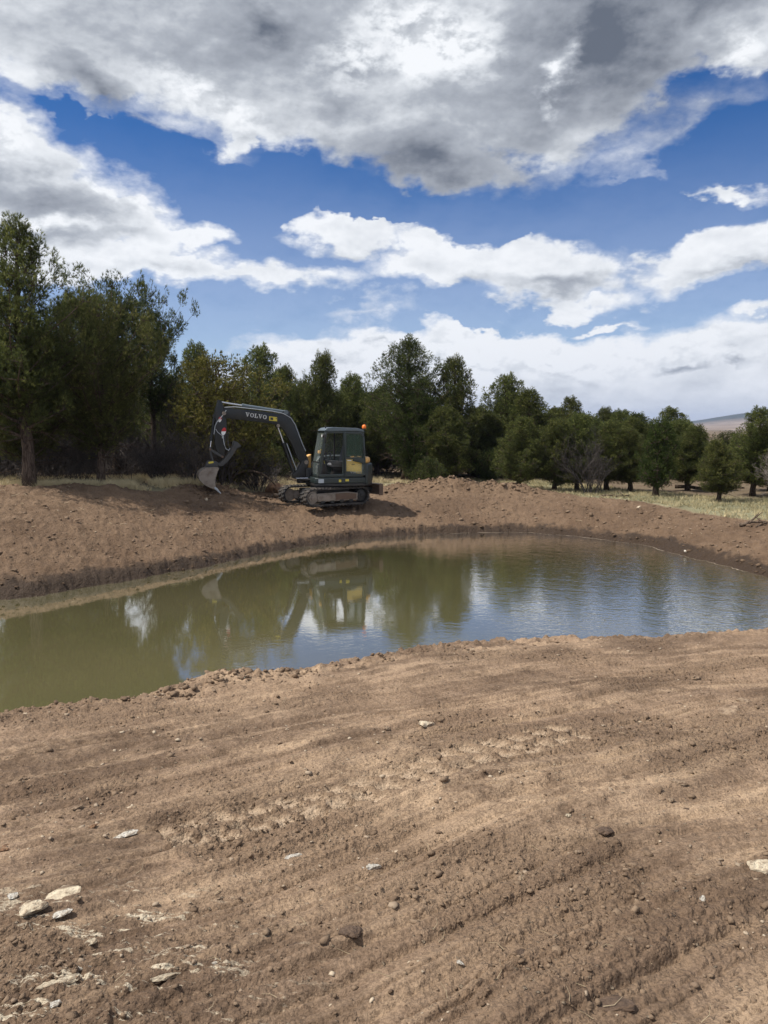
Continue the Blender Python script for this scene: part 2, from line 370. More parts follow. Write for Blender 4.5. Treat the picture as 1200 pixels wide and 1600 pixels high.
def sdist(x, y):
    d = np.full(x.shape, 1e9); inside = np.zeros(x.shape, bool); n = len(poly)
    for i in range(n):
        ax, ay = poly[i]; bx, by = poly[(i+1) % n]; ex, ey = bx-ax, by-ay
        t = np.clip(((x-ax)*ex+(y-ay)*ey)/(ex*ex+ey*ey), 0, 1)
        d = np.minimum(d, (x-ax-t*ex)**2+(y-ay-t*ey)**2)
        c = ((ay > y) != (by > y)) & (x < (bx-ax)*(y-ay)/((by-ay) if by != ay else 1e-9)+ax)
        inside ^= c
    d = np.sqrt(d); return np.where(inside, -d, d)
GX = np.array([-60, -20, -14, -10, -7.2, -5.5, -4, -2, 0, 2.8, 5.1, 7.2, 8.75, 9.67, 10.6, 12.5, 20, 60])
GY = np.array([18, 20, 21.6, 22.3, 23.6, 26.6, 28.5, 30, 32.8, 33, 30.7, 28.6, 26.1, 23.1, 21.1, 18.5, 15, 10])
MOUNDS = [(2.4, 29.6, 1.2, .7, .46), (3.7, 29.3, 1.5, .7, .30), (1.0, 30.2, 1.3, .6, .30), (5.2, 29.0, 1.3, .5, .22), (-5.6, 24.9, 1.5, .6, .20),
          (-8.2, 22.6, 1.6, .5, .20), (-11, 21.8, 2.0, .5, .16), (-3.7, 28.2, 1.2, .6, .12), (-1.6, 7.75, .55, .35, .10), (-5.8, 26.2, 1.8, .7, .22)]
def _gz0(px, py):
    z = -.3
    for _ in range(8):
        x, y = at_z(px, py, z); d = float(sdist(np.array([x]), np.array([y]))[0]); z = -1.0+min(1.15, max(0, (d-.55)/7.8))**.95
    return (x, y)
TRACK = [_gz0(*p) for p in ((262, 1306), (330, 1290), (400, 1272), (480, 1255), (560, 1232), (640, 1206), (720, 1182), (800, 1164), (900, 1142))]
def wigf(x, y): return .16*perlin(x*.9, y*.9, 5)+.09*perlin(x*3.3, y*3.3, 6)+.05*perlin(x*9, y*9, 7)
def ground(x, y, detail=True):
    d = sdist(x, y)
    wig = wigf(x, y)
    side = sst(y-(9.0+.38*np.clip(x, -12, 12)), 0, 4.5)      # 1 = far side of the pond
    left = sst(-x, 3.2, 8.2)
    zp = -.85+.70*left
    wf = 3.4+3.0*left
    dd = np.maximum(d+wig, 0)
    zf = ZW+.10*sst(dd, 0, .25)+(zp-ZW-.10)*np.clip(1-(1-np.clip(dd/wf, 0, 1))**1.55, 0, 1)
    zn0 = -1.0+1.0*np.clip((dd-.55)/7.8, 0, 1.15)**.95
    zn = ZW+(zn0-ZW)*sst(dd, 0, .62)
    z = zn*(1-side)+zf*side
    z = np.where(d+wig < 0, ZW-.02-np.minimum(.5*np.abs(d+wig), 1.3), z)
    dry = np.clip((d+wig)*2.5, 0, 1)
    gy = np.interp(x, GX, GY)+.35*perlin(x*.8, y*.8, 11)+.18*perlin(x*3, y*3, 12)
    grass = sst(y-gy, -.15, .35)
    bank = side*(1-grass)
    near = (1-side)
    for mx_, my_, sx_, sy_, hh in MOUNDS:
        z = z+hh*np.exp(-((x-mx_)/sx_)**2-((y-my_)/sy_)**2)*(1+.5*perlin(x*2.5+mx_, y*2.5, 31))
    r = np.sqrt(x*x+y*y)
    z = z+.05*fbm(x*.45, y*.45, 3, 20)*dry + sst(r, 60, 400)*2.0*fbm(x*.01, y*.01, 3, 22)
    attrs = None
    if detail:
        fade = 1-sst(r, 40, 60)
        # far bank, tumbled spoil
        z = z+fade*bank*dry*(.055*fbm(x*1.6, y*1.6, 4, 40, .6)+.055*np.maximum(perlin(x*4.2, y*4.2, 44), -.1)+.055*np.abs(perlin(x*8, y*8, 45)))
        # excavator ruts along the bench
        z = z+bank*sst(d, 2.6, 3.4)*(-.035)*np.maximum(perlin(x*.25, (d+.1*x)*4.5, 47), 0)
        # foreground: grooves left by the blade parallel to the shore
        q = d+.25*perlin(x*.35, y*.35, 50); s = x*.94+y*.34
        gm = near*sst(d, .9, 1.8)
        line = lambda n, w: np.exp(-(n/w)**2)
        groove = .040*perlin(s*.16, q*2.1, 51)+.026*perlin(s*.22+5, q*6.5, 52)+.014*perlin(s*.4, q*17, 53)-.024*line(perlin(s*.12, q*3.2, 57), .05)*sst(perlin(s*.7, q*.7, 58), -.5, .0)-.014*line(perlin(s*.16, q*9, 59), .10)-.008*line(perlin(s*.2, q*21, 62), .12)
        z = z+gm*groove
        rough = sst(fbm(x*.55+3, y*.7, 3, 60), -.05, .30)
        lowl = sst(-(x+.15*y-.35), 0, .8)*sst(3.6-y, 0, 1.0)
        rough = np.clip(rough+.8*lowl, 0, 1)
        lipm = near*np.exp(-((d-.75)/.45)**2)
        cl = np.maximum(fbm(x*9, y*9, 3, 61, .6), -.05)
        ang = np.abs(perlin(x*17, y*17, 63))
        cr1 = np.maximum(fbm(x*13, y*13, 3, 61, .65)-.02, 0)
        z = z+near*dry*(rough*(.020*cl+.030*cr1+.014*np.maximum(perlin(x*34, y*34, 63), 0))+(1-rough)*.006*perlin(x*16, y*16, 64)+.020*(1-rough)*np.maximum(perlin(x*19, y*19, 65)-.35, 0))
        z = z+lipm*dry*(.11*np.maximum(fbm(x*4.0, y*4.0, 3, 66, .65), -.1)+.04*np.abs(perlin(x*11, y*11, 67)))
        # cleat imprints of a dozer track, two rows
        tr = np.zeros_like(x); 
        rim = np.zeros_like(x); cum = 0
        for (x0, y0), (x1, y1) in zip(TRACK[:-1], TRACK[1:]):
            ex, ey = x1-x0, y1-y0; L = math.hypot(ex, ey); ex /= L; ey /= L
            al = (x-x0)*ex+(y-y0)*ey; c = -(x-x0)*ey+(y-y0)*ex; a = al+cum; ins = (al >= -.01) & (al <= L+.01); cum += L
            for row in (-.115, .115):
                cc = c-row; ph = (a+cc*.45)/.175+(.5 if row > 0 else 0); fr = ph-np.floor(ph)
                pad = sst(fr, .08, .16)*(1-sst(fr, .76, .84))*(1-sst(np.abs(cc)+.012*perlin(x*14, y*14, 73), .085, .10))
                wear = sst(perlin(a*1.6+row*30, cc*3, 71), -.75, -.3)
                tr = np.where(ins, np.maximum(tr, pad*wear), tr)
            rim = np.where(ins, np.maximum(rim, 1-sst(np.abs(c), .23, .32)), rim)
        z = z-.020*tr*near+.012*near*np.minimum(rim, 1-tr)
        cr = np.clip(1-np.abs(perlin(x*5.2, y*5.2, 72))*14, 0, 1)*lowl
        z = z-.012*cr
        z = z+grass*fade*(.05*fbm(x*.9, y*.9, 3, 70))
        streak = sst(perlin(s*.25, q*3.2, 55)+.5*perlin(x*1.2, y*1.2, 56), .0, .5)
        patch = np.exp(-((x-.75)/1.3)**2-((y-4.4)/.75)**2)+.8*np.exp(-((x-1.9)/.5)**2-((y-2.55-.35*(x-1.9))/.4)**2)
        stripes = sst(perlin(s*.18, q*8, 84)+.5*perlin(s*.4, q*22, 85), -.05, .45)
        pale = np.clip(near*(.35*streak+.45*stripes+.9*patch+.95*tr)+.3*bank*sst(d, 3.0, 3.8), 0, 1)
        wet = np.clip(side*(1-sst(dd+.16*perlin(x*3, y*3, 80)+.10*perlin(x*9, y*9, 82), .20+.20*left+.08*sst(x, 4, 8)+.12*perlin(x*.7, y*.7, 83), .36+.45*left+.16*sst(x, 4, 8)+.12*perlin(x*.7, y*.7, 83)))+near*(1-sst(dd, .25, .5))*.6, 0, 1)
        chalk = np.clip(lowl*1.0+.9*np.exp(-((x+1.35)/.45)**2-((y-3.1)/.25)**2), 0, 1)*near
        litter = grass*np.clip(sst(y-gy, 1.2+5.0*sst(x, 0, 8), 5.5+6*sst(x, 0, 8))*.85+.2*perlin(x, y, 81), 0, 1)
        litter = np.clip(litter+grass*.7*sst(-x, 1.5, 5)*sst(y-gy, .8, 2.2), 0, 1)
        green = sst(x, 3, 8)*sst(y-gy, .3, 1.2)
        attrs = dict(wet=wet, grass=grass, pale=pale, bank=bank, chalk=chalk, litter=litter, green=green, far=side, rough=np.clip(rough+.8*rim, 0, 1)*near*dry, pad=tr*near)
    return z, attrs
def gz(x, y):
    z, _ = ground(np.array([float(x)]), np.array([float(y)])); return float(z[0])

fa = np.radians(np.linspace(-29.5, 29.5, 640))
ca = np.radians(np.concatenate([np.linspace(29.5, 330.5, 74)[1:-1]]))
ang = np.concatenate([fa, ca])
rr = [0.25, .6, .95, 1.2]
while rr[-1] < 12.0: rr.append(rr[-1]*(1+.0037) if rr[-1] > 1.5 else rr[-1]*1.02)
while rr[-1] < 40.0: rr.append(rr[-1]*1.0062)
while rr[-1] < 8500: rr.append(rr[-1]*1.12)
rr = np.array(rr)
AA, RR = np.meshgrid(ang, rr); XX = np.sin(AA)*RR; YY = np.cos(AA)*RR
zz, at = ground(XX.ravel(), YY.ravel())
nr, na = XX.shape
V = np.stack([XX.ravel(), YY.ravel(), zz], 1)
i0 = np.arange(nr-1)[:, None]*na+np.arange(na)[None, :]; j = (np.arange(na)+1) % na
i1 = np.arange(nr-1)[:, None]*na+j[None, :]
F = np.stack([i0, i1, i1+na, i0+na], -1).reshape(-1, 4)[:, ::-1]
cz, _ = ground(np.array([0.]), np.array([0.]))
c0 = len(V); V = np.vstack([V, [[0, 0, cz[0]]]])
at = {k: np.append(v, v[0]) for k, v in at.items()}
Fq = np.vstack([F])
# close the small hole under the camera with degenerate-free triangles (separate faces list merged as quads)
me = np_mesh('ground', V, Fq, True, at)
g = obj('ground', me, M_soil); tag(g, kind='structure')
print('ground', len(Fq))

# ------------------------------------------------------------------ water
def water_build(N, b, out):
    pos = N.n('ShaderNodeNewGeometry').outputs['Position']
    n = N.noise(pos, .35, 4, .55, .3)
    N.put(b.inputs['Base Color'], N.mixc(N.ss(n, .35, .65), (.116, .107, .049), (.132, .118, .056)))
    b.inputs['Roughness'].default_value = .012; b.inputs['IOR'].default_value = 1.33
    b.inputs['Specular IOR Level'].default_value = 0
    sp = N.n('ShaderNodeSeparateXYZ'); N.put(sp.inputs[0], pos)
    r1 = N.noise(N.v('MULTIPLY', pos, (1, 1.35, 1)), 6.5, 3, .6, .4); r2 = N.noise(N.v('MULTIPLY', pos, (1, 1.3, 1)), 2.2, 2, .5, .5)
    r3 = N.noise(pos, 19, 2, .5)
    patch = N.noise(pos, .33, 2, .5)
    amp = N.m('ADD', .10, N.m('MULTIPLY', N.ss(N.m('ADD', N.m('MULTIPLY', sp.outputs[0], .11), N.m('ADD', N.m('MULTIPLY', N.m('SUBTRACT', patch, .5), 1.2), .15)), -.25, .85), 1.0))
    amp = N.m('ADD', amp, N.ss(sp.outputs[0], 1.5, 6.5, 0, 1.5))
    h = N.m('ADD', N.m('MULTIPLY', r1, .55), N.m('ADD', N.m('MULTIPLY', r2, .6), N.m('MULTIPLY', r3, .14)))
    nn = bump(N, b, N.m('MULTIPLY', h, amp), .26, .022)
    fr = N.n('ShaderNodeFresnel'); fr.inputs[0].default_value = 1.33
    gl = N.n('ShaderNodeBsdfGlossy'); gl.inputs['Roughness'].default_value = .03; gl.inputs['Color'].default_value = (1, 1, 1, 1); N.put(gl.inputs['Normal'], nn)
    mw = N.n('ShaderNodeMixShader'); N.put(mw.inputs[0], N.m('MULTIPLY_ADD', fr.outputs[0], 2.0, .11, clamp=True))
    N.t.links.new(b.outputs[0], mw.inputs[1]); N.t.links.new(gl.outputs[0], mw.inputs[2]); N.t.links.new(mw.outputs[0], out.inputs[0])
M_water = mat('pond_water', build=water_build)
me = np_mesh('pond_water', [(-13, 4.5, ZW), (13.6, 4.5, ZW), (13.6, 26, ZW), (-13, 26, ZW)], np.array([[0, 1, 2, 3]]))
tag(obj('pond_water', me, M_water), kind='structure')
# scum line along the far right shore
rnd = np.random.default_rng(5)
sp_ = np.array([at_z(*p, ZW) for p in far_px[7:]]); seg = []
tt = np.linspace(0, len(sp_)-1, 420); fx = np.interp(tt, range(len(sp_)), sp_[:, 0]); fy = np.interp(tt, range(len(sp_)), sp_[:, 1])
dv, _df = [], []
for k in range(len(tt)):
    # walk outwards until the wiggled shoreline is met
    dx, dy = (-(fx[k]-3), 14-fy[k]); L = math.hypot(dx, dy); dx /= L; dy /= L
    o_ = .05
    w = (.012+.03*max(0, float(perlin(np.array([k*.07]), np.array([.3]), 9)[0]))*2)*(1.0 if 30 < k < 390 else .2)
    wg = float(wigf(np.array([fx[k]]), np.array([fy[k]]))[0])
    o_ = wg+.01
    dv += [(fx[k]+dx*o_, fy[k]+dy*o_, ZW+.006), (fx[k]+dx*(o_+w*1.6), fy[k]+dy*(o_+w*1.6), ZW+.006)]
    if k: _df.append((2*k-2, 2*k, 2*k+1, 2*k-1))
me = np_mesh('foam_line', dv, np.array(_df)); tag(obj('foam_line', me, mat('foam', (.24, .19, .14), .8)), 'pale scum line floating along the far right water edge', 'foam', kind='stuff')

# ------------------------------------------------------------------ distant hills
aa = np.radians(np.linspace(-50, 80, 220)); Rh = np.concatenate([np.linspace(1500, 3600, 40), np.linspace(3700, 5200, 26)])
A2, R2 = np.meshgrid(aa, Rh)
hx, hy = np.sin(A2)*R2, np.cos(A2)*R2
top = np.interp(np.degrees(A2), [-50, 10, 18, 21.6, 24, 26.5, 32, 50, 80], [5, 10, 20, 42, 70, 94, 125, 150, 90])
prof = np.interp(R2, [1500, 2600, 3600, 3900, 4500, 5200], [0, .14, .42, .98, 1.0, .4])
hz = -3+top*prof*(1+.10*fbm(hx*.002, hy*.002, 4, 90))+3*fbm(hx*.01, hy*.01, 3, 91)*prof
n1, n2 = A2.shape; ii = np.arange(n1-1)[:, None]*n2+np.arange(n2-1)[None, :]
F = np.stack([ii, ii+n2, ii+n2+1, ii+1], -1).reshape(-1, 4)[:, ::-1]
wood = (sst(R2, 3640, 3760)).ravel()
def hill_build(N, b, out):
    pos = N.n('ShaderNodeNewGeometry').outputs['Position']; n = N.noise(N.v('MULTIPLY', pos, (1, .3, 1)), .006, 6, .6); n2 = N.noise(pos, .03, 5, .7)
    w = N.n('ShaderNodeAttribute', attribute_name='wood').outputs['Fac']
    c = N.mixc(N.ss(n, .42, .60), (.21, .155, .115), (.29, .225, .165)); c = N.mixc(N.m('MULTIPLY', N.ss(n2, .53, .6), .5), c, (.07, .07, .045))
    c = N.mixc(w, c, N.mixc(N.ss(n2, .4, .6), (.020, .028, .022), (.05, .055, .04))); N.put(b.inputs['Base Color'], c)
me = np_mesh('hills', np.stack([hx.ravel(), hy.ravel(), hz.ravel()], 1), F, True, {'wood': wood})
tag(obj('hills', me, mat('hill', rough=1, spec=.05, build=hill_build)), kind='structure')

# ------------------------------------------------------------------ tube and tree builders
class Tubes:
    def __init__(s): s.V = []; s.F = []; s.n = 0
    def tube(s, pts, rad, k=5, cap=True):
        pts = [Vector(p) for p in pts]; N = len(pts)
        ref = Vector((0, 0, 1))
        for i, p in enumerate(pts):
            t = (pts[min(i+1, N-1)]-pts[max(i-1, 0)])
            if t.length < 1e-9: t = Vector((0, 0, 1))
            t.normalize(); r = ref if abs(t.dot(ref)) < .95 else Vector((1, 0, 0))
            a = t.cross(r).normalized(); b = t.cross(a)
            for j in range(k):
                q = 2*math.pi*j/k; s.V.append(p+(a*math.cos(q)+b*math.sin(q))*rad[i])
        for i in range(N-1):
            for j in range(k):
                a0 = s.n+i*k+j; b0 = s.n+i*k+(j+1) % k; s.F.append((a0, b0, b0+k, a0+k))
        if cap and k > 3:
            s.F.append(tuple(s.n+j for j in range(k))[::-1]); s.F.append(tuple(s.n+(N-1)*k+j for j in range(k)))
        s.n += N*k
    def mesh(s, name, smooth=True):
        me = bpy.data.meshes.new(name); me.from_pydata([tuple(v) for v in s.V], [], s.F)
        if smooth: me.polygons.foreach_set('use_smooth', np.ones(len(me.polygons), dtype=bool))
        return me

def blades(C, Dr, k, ln, wd, spread, rng, tone):
    """k needle blades per tuft; C centres, Dr directions (n,3)"""
    n = len(C); C = np.repeat(C, k, 0); Dr = np.repeat(Dr, k, 0); tone = np.repeat(tone, k)
    d = Dr+rng.normal(0, spread, (n*k, 3)); d /= np.linalg.norm(d, axis=1, keepdims=True)+1e-9
    r = rng.normal(0, 1, (n*k, 3)); w = np.cross(d, r); w /= np.linalg.norm(w, axis=1, keepdims=True)+1e-9
    L = ln*rng.uniform(.6, 1.15, (n*k, 1)); Wd = wd*rng.uniform(.7, 1.2, (n*k, 1))
    base = C-d*L*.15
    V = np.stack([base-w*Wd*.5, base+w*Wd*.5, C+d*L], 1).reshape(-1, 3)
    F = np.arange(n*k*3).reshape(-1, 3)
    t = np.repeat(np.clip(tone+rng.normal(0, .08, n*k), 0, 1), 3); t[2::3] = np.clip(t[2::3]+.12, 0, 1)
    return V, F, t

def env(kind, t):
    if kind == 'round': return min(1, .6+t*1.6)*max(0, 1-t**1.6)**.85
    if kind == 'cone': return (max(0, 1-t)**.66)*min(1, .6+t*2.6)
    if kind == 'drop': return min(1, .72+t*1.4)*max(0, 1-t)**.55
    if kind == 'egg': return max(0, math.sin(math.pi*min(1, t*.86+.13)))**.75
    if kind == 'flat': return max(0, 1-abs((t-.6)/.58)**3)**.55
def make_tree(seed, H, Rad, cb, kind, nb, tufts, k=6, ln=.10, wd=.02, crad=.30, tr=.14, stems=1, up=.5, dead=10, name='pinyon_pine', fm=None, low_droop=.0, gap=0.0, cl_scale=1.0, forks=0):
    rd = random.Random(seed); rng = np.random.default_rng(seed)
    T = Tubes(); clumps = []
    lean = (rd.uniform(-.04, .04)*H, rd.uniform(-.04, .04)*H)
    def axis(h): f = h/H; return Vector((lean[0]*f*f+.05*math.sin(f*5+seed), lean[1]*f*f+.05*math.cos(f*6+seed), h))
    for s in range(stems):
        o = Vector((0, 0, 0)) if s == 0 else Vector((rd.uniform(-.18, .18), rd.uniform(-.18, .18), 0))
        n = 12; hh = H*.97 if s == 0 else H*rd.uniform(.4, .6)
        sc_ = 1 if s == 0 else .7
        off = Vector((0, 0, 0)) if s == 0 else Vector((rd.uniform(-.5, .5), rd.uniform(-.5, .5), 0))
        pts = [axis(hh*i/n)+o+off*(i/n)+(Vector((rd.uniform(-1, 1), rd.uniform(-1, 1), 0))*.025 if i else Vector()) for i in range(n+1)]
        pts[0].z = -.15
        T.tube(pts, [sc_*tr*(1.25 if i == 0 else 1)*(1-(i/n))**.8+.012 for i in range(n+1)], 8)
    ga = rd.uniform(0, 6)
    zb = H*cb
    lobes = [(rd.uniform(0, 6.28), rd.uniform(.1, .9), rd.uniform(.8, 1.22)) for _ in range(9)]
    for i in range(nb):
        t = ((i+.5)/nb)**.92; h = zb+(H-zb)*t*.97
        ga += 2.399+rd.uniform(-.5, .5)
        e = env(kind, t)*Rad*rd.choice([rd.uniform(.55, .85), rd.uniform(.85, 1.15), rd.uniform(.85, 1.1)])
        for la, lt, lg in lobes:
            dd = math.cos(ga-la); 
            if dd > .5 and abs(t-lt) < .15: e *= lg
        if rd.random() < gap: e *= .55
        e = max(e, .12)
        d = Vector((math.cos(ga), math.sin(ga), 0))
        rise = e*(up*rd.uniform(.5, 1.1)+.5*t)
        hs = max(h-rise*.7, .25*zb+.15)
        st = axis(hs); pts = []
        for q in range(6):
            f = q/5; z = st.z+(h-hs+ .3*rise)*(f**1.3)-low_droop*(1-t)*e*f*f*.7
            p = Vector((st.x, st.y, 0))+d*(e*f)+Vector((-d.y, d.x, 0))*math.sin(f*3+ga)*.06*e; p.z = z
            pts.append(p)
        br = max(.012, tr*.34*(1-t*.6)*min(1, e/Rad+.25))
        T.tube(pts, [br*(1-.85*q/5) for q in range(6)], 5)
        ncl = max(1, int(round(e/(crad*1.25))))
        for q in range(ncl):
            f = 1-(q/ncl)*.72 if ncl > 1 else 1
            base = pts[-1].lerp(pts[1], 1-f) if False else pts[min(5, int(f*5))].lerp(pts[max(0, int(f*5)-1)], 1-(f*5-int(f*5)) if f < 1 else 0)
            if q == 0:
                for s in range(2):
                    pp = pts[-1]+d*crad*rd.uniform(-.2, .5)+Vector((0, 0, crad*rd.uniform(.7, 1.7)))+Vector((-d.y, d.x, 0))*rd.uniform(-1, 1)*crad
                    clumps.append((pp, crad*rd.uniform(.35, .55)*cl_scale, d, 1.0)); T.tube([pts[-1], pp], [.012, .004], 3)
            for s in range(3):
                side = Vector((-d.y, d.x, 0))*rd.uniform(-1, 1)*crad*(.9+.9*e*f/Rad)
                p = base+side+Vector((0, 0, rd.uniform(-.15, .45)*crad))
                clumps.append((p, crad*rd.uniform(.65, 1.1)*cl_scale, d, 1.0 if q == 0 else .7-.25*q/ncl))
                if q <= 1: T.tube([base, p], [.014, .004], 3)
    # leader
    for s in range(7):
        clumps.append((axis(H*(.88+.019*s)), crad*(.75-.08*s), Vector((0, 0, 1)), 1))
    for i in range(dead):
        h = rd.uniform(.12, cb+.12)*H; a = rd.uniform(0, 6.28); L = Rad*rd.uniform(.35, .85); st = axis(h)
        d = Vector((math.cos(a), math.sin(a), rd.uniform(-.15, .35))); pts = [st]
        for q in range(4):
            d = (d+Vector((rd.uniform(-.35, .35), rd.uniform(-.35, .35), rd.uniform(-.3, .25)))).normalized(); pts.append(pts[-1]+d*L/4)
            if q: T.tube([pts[-1], pts[-1]+Vector((rd.uniform(-1, 1), rd.uniform(-1, 1), rd.uniform(-.8, .6)))*L*.25], [.009, .003], 3)
        T.tube(pts, [.024, .018, .013, .009, .004], 4)
    tot = sum(c[1]**2 for c in clumps)
    Cs, Ds, Ts = [], [], []
    for p, rc, d, ex in clumps:
        n = max(6, int(tufts*rc*rc/tot))
        u = rng.normal(0, 1, (n, 3)); u[:, 2] = u[:, 2]*.9+.25; u /= np.linalg.norm(u, axis=1, keepdims=True)
        rad = rc*rng.uniform(.35, 1.0, (n, 1))**.5
        c = np.array(p)+u*rad*np.array([.82, .82, 1.2])
        dr = u*.7+np.array([d.x*.35, d.y*.35, .75])
        dr /= np.linalg.norm(dr, axis=1, keepdims=True)
        Cs.append(c); Ds.append(dr); Ts.append(rng.uniform(.1, .7, n)*(.6+.4*ex)+rng.uniform(-.2, .32))  # outer clumps lighter, inner darker: crown highlights and shade put into tone
    Cs = np.vstack(Cs); Ds = np.vstack(Ds); Ts = np.clip(np.concatenate(Ts), 0, 1)
    V, F, t = blades(Cs, Ds, k, ln, wd, .42, rng, Ts)
    root = empty(name, (0, 0, 0))
    obj('trunk', T.mesh('trunk'), M_bark, root)
    obj('crown', np_mesh('crown', V, F, False, {'tone': t}), fm or M_pin, root)
    root['H'] = H; root['R'] = Rad
    return root
def make_bare(seed, H, spread, stems, depth=4, r0=.03, name='bare_shrub', m=None, minr=.005, kids=3):
    rd = random.Random(seed); T = Tubes()
    def grow(p, d, L, r, lev):
        n = 3; pts = [p]; q = p
        for i in range(n):
            d = (d+Vector((rd.uniform(-1, 1), rd.uniform(-1, 1), rd.uniform(-.5, .6)))*.28).normalized(); q = q+d*L/n; pts.append(q)
        T.tube(pts, [max(minr, r*(1-.4*i/n)) for i in range(n+1)], 4 if lev < 2 else 3, cap=False)
        if lev < depth:
            for i in range(kids if lev else kids+1):
                s = pts[rd.choice([1, 2, 3, 3])]
                nd = (d+Vector((rd.uniform(-1, 1), rd.uniform(-1, 1), rd.uniform(-.45, .75)))*.85).normalized()
                grow(s, nd, L*rd.uniform(.5, .75), r*.55, lev+1)
    for i in range(stems):
        a = rd.uniform(0, 6.28); t = rd.uniform(.05, spread)
        grow(Vector((math.cos(a)*.15*t*stems*.2, math.sin(a)*.15*t*stems*.2, -.05)), Vector((math.cos(a)*t, math.sin(a)*t, 1)).normalized(), H*rd.uniform(.38, .5), r0*rd.uniform(.7, 1.2), 0)
    root = empty(name, (0, 0, 0)); obj('branches', T.mesh('branches'), m or M_twig, root); root['H'] = H; root['R'] = H*spread
    return root

protos = {
 'big': make_tree(3, 7.6, 2.3, .27, 'round', 92, 22000, 10, .12, .013, .29, .20, dead=26, name='pinyon_pine', gap=.18, up=.55),
 'fluffy': make_tree(8, 6.0, 2.2, .22, 'egg', 96, 22000, 10, .12, .013, .30, .15, dead=22, name='pinyon_pine', fm=M_pin2, up=.6),
 'open': make_tree(12, 6.4, 1.5, .34, 'flat', 50, 11000, 8, .12, .018, .28, .15, dead=16, name='pinyon_pine', gap=.3, fm=M_dark),
 'p1': make_tree(21, 6.0, 1.75, .16, 'round', 84, 15000, 8, .12, .019, .27, .15, dead=14, name='pinyon_pine', gap=.2),
 'p2': make_tree(22, 5.6, 1.6, .15, 'cone', 84, 14000, 8, .12, .019, .26, .14, dead=12, name='pinyon_pine', gap=.12),
 'p3': make_tree(23, 5.0, 1.6, .14, 'drop', 80, 14000, 8, .12, .019, .27, .13, dead=12, name='pinyon_pine', gap=.2),
 'j1': make_tree(31, 4.4, 1.8, .06, 'egg', 90, 16000, 7, .095, .022, .26, .13, stems=3, dead=12, name='juniper_tree', fm=M_jun, up=.8),
 'j2': make_tree(32, 3.0, .95, .17, 'drop', 74, 11000, 7, .07, .017, .17, .12, stems=1, dead=8, name='juniper_tree', fm=M_jun2, up=.7),
 'low': make_tree(41, 1.3, 1.25, .02, 'round', 34, 5000, 6, .08, .02, .18, .05, stems=4, dead=0, name='juniper_bush', fm=M_dark, up=.7),
 'bare1': make_bare(51, 2.6, .75, 17, 4, .026, 'bare_shrub', kids=3),
 'bare2': make_bare(52, 2.2, .35, 7, 3, .035, 'bare_sapling', kids=3),
 'bare3': make_bare(53, 3.4, .5, 4, 5, .04, 'bare_tree', kids=3),
}
used = set()
def plant(kind, px, Y, top_py, half_px, label, cat, group=None, rz=None, name=None, mats=None, sink=0.0):
    if 31.2 < Y < 41 and px > 290: Y *= 1.14
    """place a tree of the given kind on the ground at distance Y; its height and radius are real metres worked out for that spot"""
    x = x_at(px, Y); z = gz(x, Y)-sink; pr = protos[kind]
    H = z_at(top_py, Y, px)-z; Rr = half_px*(1.25 if px > 560 and Y > 30 else 1.12)/1200*Y
    sz = H/pr['H']; sr = Rr/pr['R']
    sr = min(max(sr, sz*.55), sz*1.7)
    rz = rz if rz is not None else (px*1.37+Y*3.1) % 6.28
    if kind in used or mats:
        o = dup(pr, (x, Y, z), rz, (sr, sr, sz), mats)
    else:
        o = pr; o.location = (x, Y, z); o.rotation_euler = (0, 0, rz); o.scale = (sr, sr, sz); used.add(kind)
    if name: o.name = name
    tag(o, label, cat, group); return o
G1 = 'tall pinyon pines of the left grove'; G2 = 'evergreens along the far side of the clearing'
